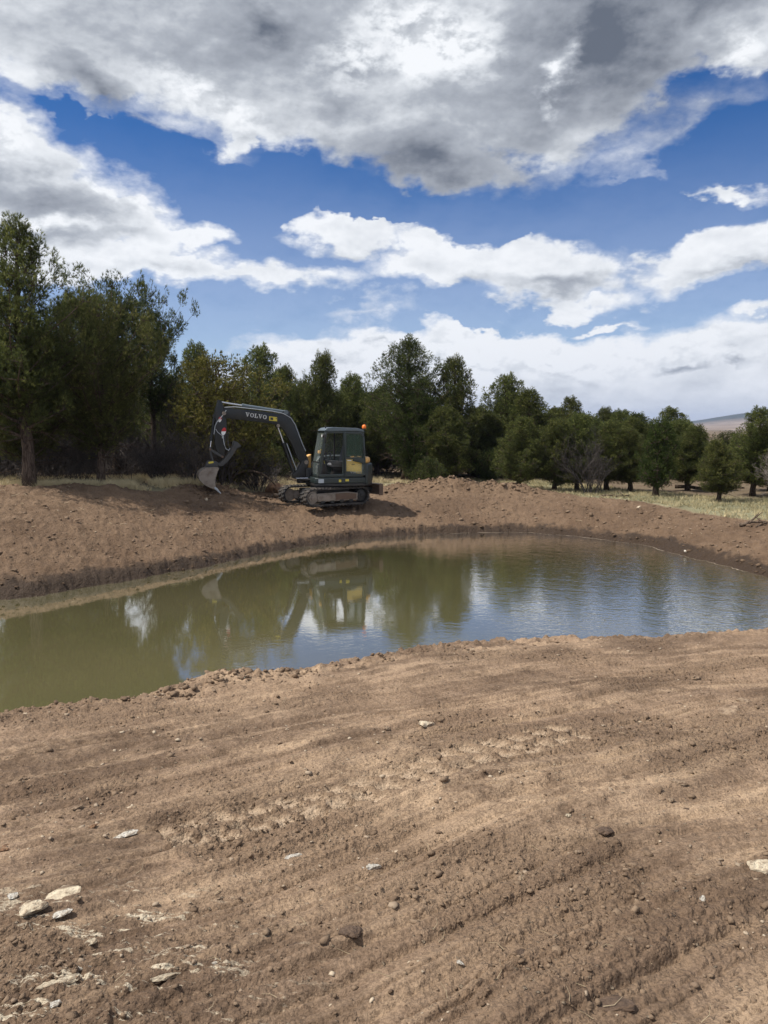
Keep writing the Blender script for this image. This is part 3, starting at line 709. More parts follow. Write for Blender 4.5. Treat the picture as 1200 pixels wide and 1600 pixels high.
TR = [
 ('big', 42, 22.6, 352, 100, 'tallest dark pine at the left edge with a thick bare trunk rising from dry grass', 'pine tree', G1),
 ('big', -85, 27.5, 372, 80, 'dark pine cut by the left picture edge behind the thick bare trunk', 'pine tree', G1),
 ('fluffy', 158, 24.4, 472, 84, 'broad soft green pine with pale tips coloured as sunlit right of the thick bare trunk', 'pine tree', G1),
 ('fluffy', 45, 24.2, 520, 85, 'lower green pine filling the gap behind the thick bare trunk', 'pine tree', G1),
 ('open', 182, 28.0, 446, 52, 'dark rounded pine crown showing above the broad soft green pine', 'pine tree', G1),
 ('open', 240, 29.5, 468, 40, 'slim open pine with bare limbs against the sky, right end of the left grove', 'pine tree', G1),
 ('p1', 120, 31, 470, 60, 'dark pine deep behind the left grove', 'pine tree', G1),
 ('p1', 305, 34, 542, 48, 'dark pine crown between the slim open pine and the yellow green juniper', 'pine tree', G2),
 ('j1', 348, 28.2, 566, 82, 'wide yellow green juniper behind the raised digger arm', 'juniper', None),
 ('p2', 262, 34.0, 590, 42, 'small green pine between the left grove and the yellow green juniper', 'pine tree', G2),
 ('p1', 412, 34, 546, 58, 'rounded dark pine rising above the horizontal digger boom', 'pine tree', G2),
 ('p3', 452, 37, 580, 35, 'narrow dark pine just left of the bend in the digger boom', 'pine tree', G2),
 ('p2', 498, 34.5, 558, 42, 'pointed dark pine directly above the digger cab', 'pine tree', G2),
 ('p3', 552, 37, 592, 40, 'smaller green pine above the orange beacon of the digger', 'pine tree', G2),
 ('big', 636, 33.5, 533, 66, 'tallest broad pine in the middle of the tree line', 'pine tree', G2),
 ('j1', 655, 32.5, 622, 42, 'olive green juniper in front of the tallest middle pine', 'juniper', None),
 ('p2', 708, 33.5, 563, 42, 'pointed dark pine right beside the tallest middle pine', 'pine tree', G2),
 ('p3', 590, 36, 610, 36, 'short dark pine left of the tallest middle pine', 'pine tree', G2),
 ('p3', 700, 31.5, 640, 40, 'low full pine standing behind the heaped dirt', 'pine tree', G2),
 ('p1', 793, 35.5, 590, 50, 'many-tipped dark pine left of the bare grey thicket', 'pine tree', G2),
 ('p2', 832, 34, 612, 42, 'cone shaped dark green pine touching the bare grey thicket', 'pine tree', G2),
 ('p3', 765, 34.5, 650, 38, 'low green pine between the pointed pine and the many-tipped pine', 'pine tree', G2),
 ('p1', 893, 38, 624, 34, 'upright dark pine directly behind the bare grey thicket', 'pine tree', G2),
 ('p2', 938, 40, 640, 26, 'slender dark pine just right of the bare grey thicket', 'pine tree', G2),
 ('p3', 968, 39, 645, 30, 'second slender dark pine right of the bare grey thicket', 'pine tree', G2),
 ('p1', 1045, 38, 640, 44, 'broad dark pine behind the small bright green juniper', 'pine tree', G2),
 ('p3', 1003, 38, 664, 34, 'dark pine left behind the small bright green juniper', 'pine tree', G2),
 ('j2', 1028, 28.6, 662, 33, 'small bright green egg shaped juniper alone in the pale grass', 'juniper', None),
 ('p2', 1125, 26.3, 690, 36, 'small open green pine standing forward in the grass near the right edge', 'pine tree', None),
 ('p1', 1180, 28.5, 641, 46, 'tall full pine at the right picture edge', 'pine tree', G2),
 ('p2', 1092, 37, 690, 30, 'low dark pine between the broad dark pine and the small open pine', 'pine tree', G2),
 ('j1', 1135, 40, 678, 26, 'olive tinted juniper top below the distant hill', 'juniper', None),
 ('p1', 1275, 27, 640, 60, 'dark pine just outside the right picture edge', 'pine tree', G2),
 ('low', 668, 30.5, 722, 30, 'low dense juniper bush at the foot of the middle trees', 'bush', None),
 ('p2', 908, 36.5, 648, 34, 'pointed pine whose foot is hidden by the bare grey thicket', 'pine tree', G2),
 ('p3', 952, 35.5, 668, 34, 'full pine filling the gap right of the bare grey thicket', 'pine tree', G2),
 ('p1', 985, 36.5, 655, 32, 'rounded dark pine two crowns left of the small bright green juniper', 'pine tree', G2),
 ('p2', 1068, 36, 662, 34, 'dark pine showing over the right shoulder of the small bright green juniper', 'pine tree', G2),
 ('p3', 1100, 33, 700, 34, 'low dark pine left behind the small open green pine', 'pine tree', G2),
 ('p1', 1150, 33, 684, 34, 'low dark pine right behind the small open green pine', 'pine tree', G2),
 ('p3', 742, 36, 640, 36, 'shaded pine in the dip right of the pointed middle pine', 'pine tree', G2),
 ('p1', 862, 37, 640, 32, 'dark pine in the notch left of the bare grey thicket', 'pine tree', G2),
 ('p3', 532, 36, 618, 36, 'low pine behind the right side of the digger cab', 'pine tree', G2),
 ('p1', 470, 36, 600, 34, 'shaded pine behind the slope of the digger boom', 'pine tree', G2),
 ('p2', 925, 34.8, 652, 36, 'pine standing close behind the right half of the bare grey thicket', 'pine tree', G2),
 ('p1', 978, 34.5, 672, 38, 'low broad pine filling the space left of the small bright green juniper', 'pine tree', G2),
 ('p3', 1066, 33.5, 660, 42, 'broad low pine directly right of the small bright green juniper', 'pine tree', G2),
 ('p2', 1088, 40, 676, 32, 'pointed pine left below the end of the distant hill', 'pine tree', G2),
 ('p3', 1205, 31, 668, 42, 'shaded pine between the tall right pine and the picture edge', 'pine tree', G2),
 ('p1', 820, 36, 628, 40, 'shaded pine between the many-tipped and the cone shaped pine', 'pine tree', G2),
 ('p3', 902, 31.1, 652, 34, 'full dark pine standing right against the back of the bare grey thicket', 'pine tree', G2),
 ('p2', 948, 31.1, 662, 36, 'cone shaped pine at the right edge of the bare grey thicket', 'pine tree', G2),
 ('p1', 985, 30.8, 672, 34, 'low pine between the bare grey thicket and the small bright green juniper', 'pine tree', G2),
 ('p2', 1076, 31.0, 668, 36, 'nearer pine in the gap between the bright juniper and the small open pine', 'pine tree', G2),
 ('p3', 868, 31.1, 660, 36, 'pine with low foliage at the left edge of the bare grey thicket', 'pine tree', G2),
 ('p1', 812, 31.1, 655, 38, 'low pine in front of the dip between the many-tipped and the cone shaped pine', 'pine tree', G2),
 ('low', 420, 31.5, 700, 40, 'low dark bush under the digger boom', 'bush', None),
]
for kd, px, Y, tp, hp, lab, cat, grp in TR:
    mats = None
    if kd == 'j1' and px > 600: mats = {'crown': M_jun2}
    if kd in ('p2',) and px in (1125,): mats = {'crown': M_pin2}
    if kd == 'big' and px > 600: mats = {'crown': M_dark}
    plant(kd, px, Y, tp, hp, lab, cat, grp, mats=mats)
rd = random.Random(77)
# deeper rows of the woodland
k_ = 0
for px in range(-220, 1420, 44):
    for row in range(2):
        Y = (42 if row == 0 else 54)+rd.uniform(-2.5, 2.5)
        q = px+rd.uniform(-18, 18)+row*20
        tp = np.interp(q, [-200, 0, 300, 700, 900, 1060, 1100, 1200], [520, 540, 600, 622, 642, 652, 680, 680])+rd.uniform(-12, 22)+row*8
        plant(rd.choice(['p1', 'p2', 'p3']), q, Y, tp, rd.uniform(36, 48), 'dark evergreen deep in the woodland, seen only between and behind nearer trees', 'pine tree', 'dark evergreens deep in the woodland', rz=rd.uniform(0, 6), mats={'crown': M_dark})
BARE = [
 ('bare1', 925, 29.7, 682, 50, 'wide bare grey thicket of fine twigs at the meadow edge', 'shrub', None),
 ('bare1', 890, 31.5, 672, 36, 'narrow bare twiggy shrub leaning on the cone shaped pine', 'shrub', None),
 ('bare3', 268, 30.0, 565, 26, 'bare grey tree between the left grove and the yellow green juniper', 'bare tree', None),
 ('bare3', 1222, 24.0, 690, 44, 'pale bare branches reaching in from the right picture edge', 'bare tree', None),
 ('bare1', 345, 26.6, 668, 55, 'dense bare brown thicket behind the digger bucket', 'shrub', None),
 ('bare1', 300, 26.0, 672, 50, 'dense bare brown thicket left of the digger bucket', 'shrub', None),
 ('bare1', 402, 28.2, 690, 48, 'dark bare thicket under the digger boom', 'shrub', None),
 ('bare1', 248, 25.8, 668, 46, 'tangled bare thicket at the right end of the left grove', 'shrub', None),
]
for kd, px, Y, tp, hp, lab, cat, grp in BARE:
    plant(kd, px, Y, tp, hp, lab, cat, grp, mats=({'branches': M_twigp} if px == 1222 else None))
for i in range(26):
    px = rd.uniform(-60, 300) if i < 17 else rd.uniform(740, 990)
    Y = rd.uniform(24.6, 30) if px < 400 else rd.uniform(33, 39)
    plant('bare2' if i % 3 else 'bare1', px, Y, (rd.uniform(655, 700) if px < 400 else rd.uniform(700, 720)), rd.uniform(26, 44), 'thin bare stems of scrub in the shade under the pines', 'shrub', 'bare scrub stems under the pines', rz=rd.uniform(0, 6))
for i in range(8):
    px = 1010+i*27+rd.uniform(-9, 9)
    plant('bare1', px, rd.uniform(36, 40), rd.uniform(722, 734), 26, 'low bare scrub at the far edge of the meadow on the right', 'shrub', 'low bare scrub at the meadow edge', rz=rd.uniform(0, 6))

for i in range(20):
    px = 745+i*24+rd.uniform(-8, 8)
    plant('low', px, rd.uniform(32.5, 36), rd.uniform(708, 724), rd.uniform(22, 32), 'dark low bush filling the shade along the foot of the right tree line', 'bush', 'dark low bushes along the foot of the right tree line', rz=rd.uniform(0, 6))

# ------------------------------------------------------------------ grass
rng = np.random.default_rng(11)
def scatter_grass(n, x0, x1, y0, y1, k, ln, wd, cond, tone):
    x = rng.uniform(x0, x1, n); y = rng.uniform(y0, y1, n); z, a = ground(x, y)
    keep = cond(x, y, a, z); x, y, z = x[keep], y[keep], z[keep]
    C = np.stack([x, y, z-.01], 1); D_ = np.tile([0, 0, 1.0], (len(C), 1))+rng.normal(0, .12, (len(C), 3))
    t = np.clip(tone+.55*perlin(x*.5, y*.5, 14)+rng.normal(0, .12, len(x)), 0, 1)
    if x0 > 0: t = np.clip(t-.14*sst(x, 3, 8)*sst(y-np.interp(x, GX, GY), .3, 1.3), 0, 1)
    return blades(C, D_, k, ln, wd, .38, rng, t)
parts = [scatter_grass(26000, 1, 19, 20, 42, 5, .15, .02, lambda x, y, a, z: (a['grass'] > .6) & (a['litter'] < .6) & (perlin(x*1.3, y*1.3, 15) > -.35), .72),
         scatter_grass(12000, -15, -5.2, 21.6, 27, 6, .26, .018, lambda x, y, a, z: (a['grass'] > .3) & (perlin(x*1.1, y*1.1, 16) > -.15-.25*sst(-x, 6, 10)), 1.05),
         scatter_grass(9000, -6.5, 3, 27.5, 44, 5, .17, .02, lambda x, y, a, z: (a['grass'] > .5) & (perlin(x*1.1, y*1.1, 17) > -.1), .8)]
o_ = 0; Vs, Fs, Tt = [], [], []
for V, F, t in parts: Vs.append(V); Fs.append(F+o_); Tt.append(t); o_ += len(V)
me = np_mesh('dry_grass', np.vstack(Vs), np.vstack(Fs), False, {'tone': np.concatenate(Tt)})
tag(obj('dry_grass', me, M_grass), 'pale dry meadow grass growing between the dug soil and the trees', 'grass', kind='stuff')

# brush: dead stems and litter under the trees, deep in the wood
def brush(n, x0, x1, y0, y1, ln, wd, off):
    x = rng.uniform(x0, x1, n); y = rng.uniform(y0, y1, n); keep = (y > np.interp(x, GX, GY)+off) & (perlin(x*.6, y*.6, 19) > -.25); x, y = x[keep], y[keep]
    z, _ = ground(x, y); C = np.stack([x, y, z], 1); h_ = rng.uniform(0, 1, len(x))**1.5
    C[:, 2] += h_*.9
    D_ = np.tile([0, 0, .9], (len(C), 1))+rng.normal(0, .45, (len(C), 3))
    return blades(C, D_, 3, ln, wd, .5, rng, rng.uniform(0, 1, len(x)))
BP = [brush(5500, -18, -4.5, 24.5, 34, .62, .022, 2.0), brush(22000, -30, 40, 36, 66, 1.0, .04, 7.5)]
me = np_mesh('brush', np.vstack([b[0] for b in BP]), np.vstack([BP[0][1], BP[1][1]+len(BP[0][0])]), False)
tag(obj('brush', me, M_twig), 'tangle of dead brown stems filling the shade under the trees', 'brush', kind='stuff')

# ------------------------------------------------------------------ clods, pebbles, straw
PHI = (1+5**.5)/2
ICO = np.array([(-1, PHI, 0), (1, PHI, 0), (-1, -PHI, 0), (1, -PHI, 0), (0, -1, PHI), (0, 1, PHI), (0, -1, -PHI), (0, 1, -PHI), (PHI, 0, -1), (PHI, 0, 1), (-PHI, 0, -1), (-PHI, 0, 1)])/math.sqrt(1+PHI*PHI)
ICF = np.array([(0, 11, 5), (0, 5, 1), (0, 1, 7), (0, 7, 10), (0, 10, 11), (1, 5, 9), (5, 11, 4), (11, 10, 2), (10, 7, 6), (7, 1, 8), (3, 9, 4), (3, 4, 2), (3, 2, 6), (3, 6, 8), (3, 8, 9), (4, 9, 5), (2, 4, 11), (6, 2, 10), (8, 6, 7), (9, 8, 1)])
def lumps(x, y, s, flat, tone, rng, sink=.3):
    n = len(x); z, _ = ground(x, y)
    v = ICO[None]*rng.uniform(.45, 1.45, (n, 12, 1))
    ax = rng.uniform(0, 6.28, n); c, s_ = np.cos(ax)[:, None], np.sin(ax)[:, None]
    v = v*np.stack([rng.uniform(.75, 1.45, n), rng.uniform(.7, 1.1, n), flat*rng.uniform(.7, 1.1, n)], 1)[:, None, :]
    X = v[..., 0]*c-v[..., 1]*s_; Y = v[..., 0]*s_+v[..., 1]*c
    P = np.stack([X*s[:, None]+x[:, None], Y*s[:, None]+y[:, None], v[..., 2]*s[:, None]+(z+s*flat*(1-sink*2)*.5)[:, None]], -1)
    F = (ICF[None]+(np.arange(n)*12)[:, None, None]).reshape(-1, 3)
    return P.reshape(-1, 3), F, np.repeat(tone, 12)
def fan(n, r0, r1, p=1.0):
    a = rng.uniform(-.50, .50, n); r = r0*(r1/r0)**(rng.uniform(0, 1, n)**p); return np.sin(a)*r, np.cos(a)*r
# near clods
x, y = fan(16000, 1.7, 10, .8); _, a = ground(x, y)
dn = sdist(x, y); rough = fbm(x*.55+3, y*.7, 3, 60); lowl = sst(-(x+.15*y-.35), 0, .8)*sst(3.6-y, 0, 1.0)
pr = .16+.75*sst(rough, -.02, .25)+.5*lowl+1.1*np.exp(-((dn-.7)/.45)**2); pr = pr*(.35+1.3*(perlin(x*1.7, y*1.7, 33) > .05))
kp = (rng.uniform(0, 1, len(x)) < pr*.62) & (dn > .25) & (y < 9+.38*x+3.5); x, y, dn = x[kp], y[kp], dn[kp]
s = np.clip(rng.lognormal(-5.35, .5, len(x)), .0025, .018)*(1+1.1*np.exp(-((dn-.7)/.45)**2)+.10*np.hypot(x, y))
L1 = lumps(x, y, s, .65, rng.uniform(.25, 1, len(x)), rng)
# heap on the lip
hx_ = rng.normal(-1.75, .5, 200); hy_ = 7.6+.33*(hx_+1.75)+rng.normal(0, .13, 200)
L1b = lumps(hx_, hy_, np.clip(rng.lognormal(-4.1, .5, 200), .008, .055), .75, rng.uniform(.1, .9, 200), rng)
# far bank
n = 26000; x = rng.uniform(-14, 13, n); y = rng.uniform(11, 31, n); _, a = ground(x, y); dn = sdist(x, y)
kp = (dn > .05) & (a['bank'] > .6) & (perlin(x*1.2, y*1.2, 34) > -.25) & (rng.uniform(0, 1, n) < .85-.45*sst(dn, 2.6, 3.6)); x, y, dn = x[kp], y[kp], dn[kp]
s = np.clip(rng.lognormal(-4.0, .6, len(x)), .008, .11)
L2 = lumps(x, y, s, .6, np.clip(rng.uniform(.2, 1, len(x))*sst(dn, 0, .6+.5*sst(-x, 2, 6)), 0, 1), rng)
# mounds
mm = [(rng.normal(m[0], m[2]*.6, 260), rng.normal(m[1], m[3]*.6, 260)) for m in MOUNDS[:4]+MOUNDS[4:5]+MOUNDS[9:]]
x = np.concatenate([m[0] for m in mm]); y = np.concatenate([m[1] for m in mm])
L3 = lumps(x, y, np.clip(rng.lognormal(-3.6, .5, len(x)), .012, .10), .7, rng.uniform(.1, .9, len(x)), rng)
o_ = 0; Vs, Fs, Tt = [], [], []
for V, F, t in (L1, L1b, L2, L3): Vs.append(V); Fs.append(F+o_); Tt.append(t); o_ += len(V)
me = np_mesh('dirt_clods', np.vstack(Vs), np.vstack(Fs), False, {'tone': np.concatenate(Tt)}); print('clods', len(me.polygons))
tag(obj('dirt_clods', me, M_clod), 'crumbled brown soil clods strewn over both banks', 'soil', kind='stuff')
x, y = fan(1700, 1.8, 10, .85); dn = sdist(x, y); kp = (dn > .5) & (y < 9+.38*x+2) & ((perlin(x*.9, y*.9, 36) > .08) | (rng.uniform(0, 1, len(x)) < .2)); x, y = x[kp], y[kp]
P1 = lumps(x, y, np.clip(rng.lognormal(-5.2, .45, len(x)), .002, .017)*(1+.10*np.hypot(x, y)), .55, rng.uniform(0, 1, len(x)), rng)
n = 3600; x = rng.uniform(-13, 13, n); y = rng.uniform(11, 30, n); _, a = ground(x, y); dn = sdist(x, y); kp = (dn > .5) & (a['bank'] > .7) & (perlin(x*.7, y*.7, 37) > -.2); x, y = x[kp], y[kp]
P2 = lumps(x, y, np.clip(rng.lognormal(-4.1, .42, len(x)), .008, .055), .5, rng.uniform(0, 1, len(x)), rng)
me = np_mesh('pebbles', np.vstack([P1[0], P2[0]]), np.vstack([P1[1], P2[1]+len(P1[0])]), False)
tag(obj('pebbles', me, M_pebble), 'small pale stone chips scattered over the dug soil', 'gravel', kind='stuff')
T = Tubes()
for i in range(330):
    r = rd.uniform(2.2, 9) if i < 170 else rd.uniform(15, 26); a = rd.uniform(-.46, .46); x, y = math.sin(a)*r, math.cos(a)*r
    if float(sdist(np.array([x]), np.array([y]))[0]) < .4: continue
    z = gz(x, y)+.006; L = rd.uniform(.03, .09)*(1 if r < 10 else 2.6); b = rd.uniform(0, 3.14); rw = .0011 if r < 10 else .006
    p = Vector((x, y, z)); T.tube([p, p+Vector((math.cos(b), math.sin(b), rd.uniform(0, .3)))*L*.5, p+Vector((math.cos(b+.3), math.sin(b+.3), rd.uniform(0, .35)))*L], [rw*1.3, rw, rw*.6], 3)
tag(obj('straw_bits', T.mesh('straw_bits'), M_straw), 'bits of straw and root fibre lying on the soil', 'straw', kind='stuff')

# ------------------------------------------------------------------ single stones
def rock_mesh(seed, facets=2, flat=.5, ang=.28):
    import bmesh
    bm = bmesh.new(); bmesh.ops.create_icosphere(bm, subdivisions=facets, radius=1)
    rr_ = np.random.default_rng(seed); pl = rr_.normal(0, 1, (9, 3)); pl /= np.linalg.norm(pl, axis=1, keepdims=True); dd = rr_.uniform(.55, .92, 9)
    for v in bm.verts:
        p = np.array(v.co)
        for a, d in zip(pl, dd):
            q = p@a
            if q > d: p = p-a*(q-d)*.93
        p = p*(1+.10*math.sin(p[0]*7+seed)*math.sin(p[1]*6)); p[2] *= flat; v.co = p
    me = bpy.data.meshes.new('stone'); bm.to_mesh(me); bm.free(); return me
# px, py, width px, depth ratio, flatness, rot, material, label, tilt
ROCKS = [
 (665, 1132, 27, .8, .62, .2, M_cream, 'blocky cream stone with a rusty underside, alone in the upper middle of the near ground', 'rock'),
 (605, 1138, 13, .8, .6, .9, M_tan, 'small grey tan stone left of the blocky cream stone', 'rock'),
 (662, 1168, 20, .6, .25, .1, M_tan, 'thin flat stone chip just below the blocky cream stone', 'rock'),
 (1142, 1111, 38, .7, .28, .25, M_tan, 'larger flat tan slab near the right edge', 'rock'),
 (1163, 1094, 26, .7, .26, .1, M_tan, 'smaller flat slab right behind the larger flat tan slab', 'rock'),
 (1085, 1059, 17, .9, .5, .4, M_tan, 'rounded tan stone high on the near bank toward the right', 'rock'),
 (1185, 1036, 18, .6, .3, .4, M_tan, 'thin pale flake lying at the right edge near the water', 'rock'),
 (1062, 1102, 16, .8, .5, .8, M_brown, 'brown lump left of the larger flat tan slab', 'rock'),
 (946, 1299, 26, .75, .62, -.3, M_brown, 'dark brown angular stone with a sunlit top, alone on the right slope', 'rock'),
 (887, 1274, 11, .9, .7, 0, M_cream, 'tiny pale round stone up left of the dark angular stone', 'rock'),
 (903, 1332, 14, .9, .8, 0, M_tan, 'tan pebble down left of the dark angular stone', 'rock'),
 (1060, 1222, 24, .5, .25, -.4, M_tan, 'thin pale flake lying tilted below the two flat slabs', 'rock'),
 (1048, 1250, 12, .8, .6, .3, M_tan, 'tan pebble below the tilted pale flake', 'rock'),
 (1072, 1265, 10, .8, .7, .3, M_brown, 'small dark pebble below the tilted pale flake', 'rock'),
 (1190, 1353, 38, .8, .22, .5, M_cream, 'pale slab half buried at the right edge', 'rock'),
 (1097, 1406, 18, .45, .3, .7, M_white, 'small chalk white chip on the right slope', 'rock'),
 (815, 1372, 15, .8, .6, .2, M_tan, 'tan stone under the small heap of crumbs in the middle right', 'rock'),
 (98, 1401, 54, .75, .22, .25, M_cream, 'large flat cream slab in the lower left', 'rock'),
 (48, 1420, 38, .7, .5, .5, M_cream, 'cracked cream block with an orange side left of the large cream slab', 'rock'),
 (20, 1400, 18, .7, .4, .5, M_white, 'white stone at the left edge beside the cracked cream block', 'rock'),
 (95, 1428, 26, .6, .25, .2, M_white, 'white sliver lying just below the large cream slab', 'rock'),
 (196, 1304, 32, .45, .16, .3, M_white, 'crumbly white chalk patch left of the track imprints', 'rock'),
 (145, 1292, 20, .35, .4, 1.0, M_rust, 'thin reddish stone sliver left of the crumbly white chalk patch', 'rock'),
 (458, 1338, 25, .35, .25, .3, M_white, 'thin white sliver below the track imprints', 'rock'),
 (580, 1354, 30, .4, .18, .1, M_white, 'white streaky chip in the centre of the near ground', 'rock'),
 (548, 1457, 34, .8, .5, .0, M_brown, 'brown angular rock at the bottom middle', 'rock'),
 (455, 1476, 26, .8, .25, -.2, M_brown, 'flat brown plate of soil left of the brown angular rock', 'rock'),
 (338, 1503, 17, .8, .6, .6, M_white, 'white knobby stone in the lower left third', 'rock'),
 (306, 1518, 11, .8, .6, .6, M_cream, 'pale round pebble beside the white knobby stone', 'rock'),
 (142, 1472, 16, .8, .6, .6, M_cream, 'cream pebble below the large cream slab', 'rock'),
 (90, 1536, 46, .35, .22, .25, M_cream, 'long cream streak of stone near the lower left corner', 'rock'),
 (82, 1570, 22, .5, .3, .4, M_white, 'white chip in the lower left corner', 'rock'),
 (122, 1514, 34, .22, .2, .15, M_white, 'long thin white splinter above the cream streak', 'rock'),
 (258, 1527, 38, .22, .2, .15, M_cream, 'thin cream splinter below the white knobby stone', 'rock'),
 (718, 1504, 15, .45, .35, -1.0, M_white, 'pointed white chip at the bottom right of centre', 'rock'),
 (816, 1489, 15, .9, .7, 0, M_brown, 'round dark clod right of the pointed white chip', 'rock'),
 (960, 1570, 60, .5, .3, -.3, M_brown, 'large broken crust of dark soil at the bottom edge', 'rock'),
 (985, 1468, 12, .8, .6, .3, M_tan, 'tan pebble in the lower right quarter', 'rock'),
 (1036, 1467, 11, .8, .6, .3, M_brown, 'brown pebble in the lower right quarter', 'rock'),
 (490, 1360, 13, .8, .5, 0, M_tan, 'small tan stone below the white streaky chip', 'rock'),
 (120, 1262, 18, .5, .3, .2, M_tan, 'flat tan flake at the left below the long grooves', 'rock'),
 (8, 1325, 18, .7, .4, .8, M_rust, 'reddish stone at the left edge below the long grooves', 'rock'),
]
for i, (px, py, w, dr, fl, ro, m_, lab, cat) in enumerate(ROCKS):
    x, y = at_z(px, py, -.1)
    for _ in range(12): zc = gz(x, y); x, y = at_z(px, py, zc)
    dist = math.hypot(math.hypot(x, y), CZ-zc); s = w/1200*dist*.54
    o = obj('stone', rock_mesh(100+i, 3 if w > 20 else 2), m_); o.scale = (s, s*dr, s*max(fl, .3)*1.15); o.rotation_euler = (rd.uniform(-.15, .15), rd.uniform(-.15, .15), ro+.2)
    o.location = (x, y, zc+s*fl*.04); tag(o, lab, cat)
# boulders and branch beside the digger
for i, (px, py, Y, w, h_, m_, lab) in enumerate([
  (428, 745, 28.0, 26, .42, M_rust, 'large brown boulder left of the digger tracks'),
  (437, 748, 27.6, 12, .34, M_rust, 'brown boulder leaning against the right side of the large boulder'),
  (431, 757, 27.3, 16, .16, M_tan, 'flat reddish block lying before the large boulder'),
  (343, 770, 23.8, 8, .12, M_tan, 'pale round stone beneath the digger bucket'),
  (321, 766, 24.0, 5, .10, M_cream, 'small cream stone left under the digger bucket'),
  (1001, 794, 25.0, 9, .06, M_cream, 'pale stone on the far right bank below the grass'),
  (1078, 856, 20.2, 8, .05, M_white, 'white stone low on the far right bank near the water')]):
    x = x_at(px, Y); z = gz(x, Y); s = w/1200*Y*.55
    o = obj('boulder', rock_mesh(200+i, 3), m_); o.scale = (s, s*.8, h_*1.3); o.location = (x, Y, z+h_*.35); o.rotation_euler = (.1, .15, i*.8); tag(o, lab, 'boulder' if w > 10 else 'rock')
T = Tubes(); x0, Y0 = x_at(385, 27.4), 27.4
pts = [(x_at(p_, 27.2), 27.2, z_at(q_, 27.2, p_)) for p_, q_ in ((384, 735), (395, 736), (408, 740), (418, 746), (425, 753), (430, 758))]
T.tube(pts, [.035, .04, .045, .04, .035, .02], 6)
T.tube([pts[1], Vector(pts[1])+Vector((.05, .1, .25)), Vector(pts[1])+Vector((.2, .1, .4))], [.02, .014, .006], 4)
T.tube([pts[0], Vector(pts[0])+Vector((-.4, .1, -.15)), Vector(pts[0])+Vector((-.6, .1, -.35))], [.035, .03, .02], 5)
tag(obj('dead_branch', T.mesh('dead_branch'), M_wood), 'crooked dead branch arching onto the large boulder', 'branch')
def log(px, Y, L, rot, lab, r=.05, seed=0):
    T = Tubes(); x = x_at(px, Y); q = random.Random(seed); pts = []
    for i in range(6):
        f = (i/5-.5)*L; xx, yy = x+math.cos(rot)*f, Y+math.sin(rot)*f; pts.append(Vector((xx, yy, gz(xx, yy)+r*.8+q.uniform(0, r))))
    T.tube(pts, [r*(1-.12*i) for i in range(6)], 6)
    for i in range(4):
        p = pts[q.randint(1, 4)]; T.tube([p, p+Vector((q.uniform(-.3, .3), q.uniform(-.3, .3), q.uniform(.05, .3)))], [r*.4, r*.15], 4)
    tag(obj('fallen_log', T.mesh('fallen_log'), M_wood), lab, 'log')
log(962, 28.0, 1.1, .1, 'grey fallen branch at the meadow edge below the bare grey thicket', .05, 1)
log(1110, 31, 2.6, -.35, 'long dark fallen trunk behind the small bright green juniper', .09, 2)
log(1182, 20.9, .7, -.1, 'dark rotten wood at the top of the far bank near the right edge', .06, 3)
log(1195, 20.7, .5, .6, 'crossing dark stick at the top of the far bank at the right edge', .035, 4)

# ------------------------------------------------------------------ the mini excavator
EO = Vector((-2.023, 25.737, 0)); EO.z = -.827
exc = empty('mini_excavator', EO, R(198))
tag(exc, 'dark grey mini excavator with yellow trim, arm raised over the bank', 'excavator')
P_body = painted((.018, .028, .027), (.07, .06, .045), .30, .34, 2.5); P_boom = painted((.005, .008, .010), (.07, .06, .045), .20, .34, 2.0)
P_cab = painted((.026, .036, .034), (.08, .07, .055), .22, .33, 3); P_roof = painted((.10, .13, .15), (.2, .19, .17), .3, .3, 3)  # roof colour is lightened blue grey, with the sky's reflection painted in
P_yel = painted((.72, .40, .11), (.35, .25, .14), .3, .4, 3); P_yd = painted((.78, .52, .09), (.25, .2, .1), .25, .45, 4)
P_blk = painted((.012, .012, .013), (.09, .075, .055), .35, .5, 4); P_rub = painted((.022, .021, .021), (.15, .125, .10), .75, .85, 3)
P_steel = painted((.25, .21, .17), (.12, .085, .06), .7, .55, 4); P_rust = painted((.12, .075, .05), (.17, .12, .085), .7, .75, 5)
P_chrome = mat('chrome_rod', (.62, .63, .64), .22, .5, 1.0); P_grey = painted((.045, .047, .047), (.12, .10, .08), .4, .6, 5)
P_seat = mat('seat_vinyl', (.10, .105, .115), .6); P_white = mat('white_print', (.82, .82, .80), .5); P_red = mat('red_reflector', (.50, .02, .025), .4)
P_stk = mat('yellow_sticker', (.62, .50, .06), .5); P_plate = mat('plate', (.42, .45, .47), .5); P_org = mat('orange_lens', (.95, .22, .03), .25)
P_floor = painted((.13, .085, .06), (.2, .14, .1), .6, .8, 6); P_hose = painted((.05, .05, .052), (.16, .15, .14), .8, .5, 8)
def glass_build(N, b, out):
    b.inputs['Base Color'].default_value = (.55, .66, .62, 1); b.inputs['Transmission Weight'].default_value = 0; b.inputs['Alpha'].default_value = .06; b.inputs['Roughness'].default_value = .03
P_glass = mat('cab_glass', (.5, .6, .56), .03, .3, build=glass_build)
def tint_build(N, b, out):
    b.inputs['Base Color'].default_value = (.03, .08, .06, 1); b.inputs['Alpha'].default_value = .32; b.inputs['Roughness'].default_value = .05
P_tint = mat('tinted_glass', (.02, .05, .04), .05, .6, build=tint_build)
UM = Matrix.Rotation(R(17), 4, 'Z')
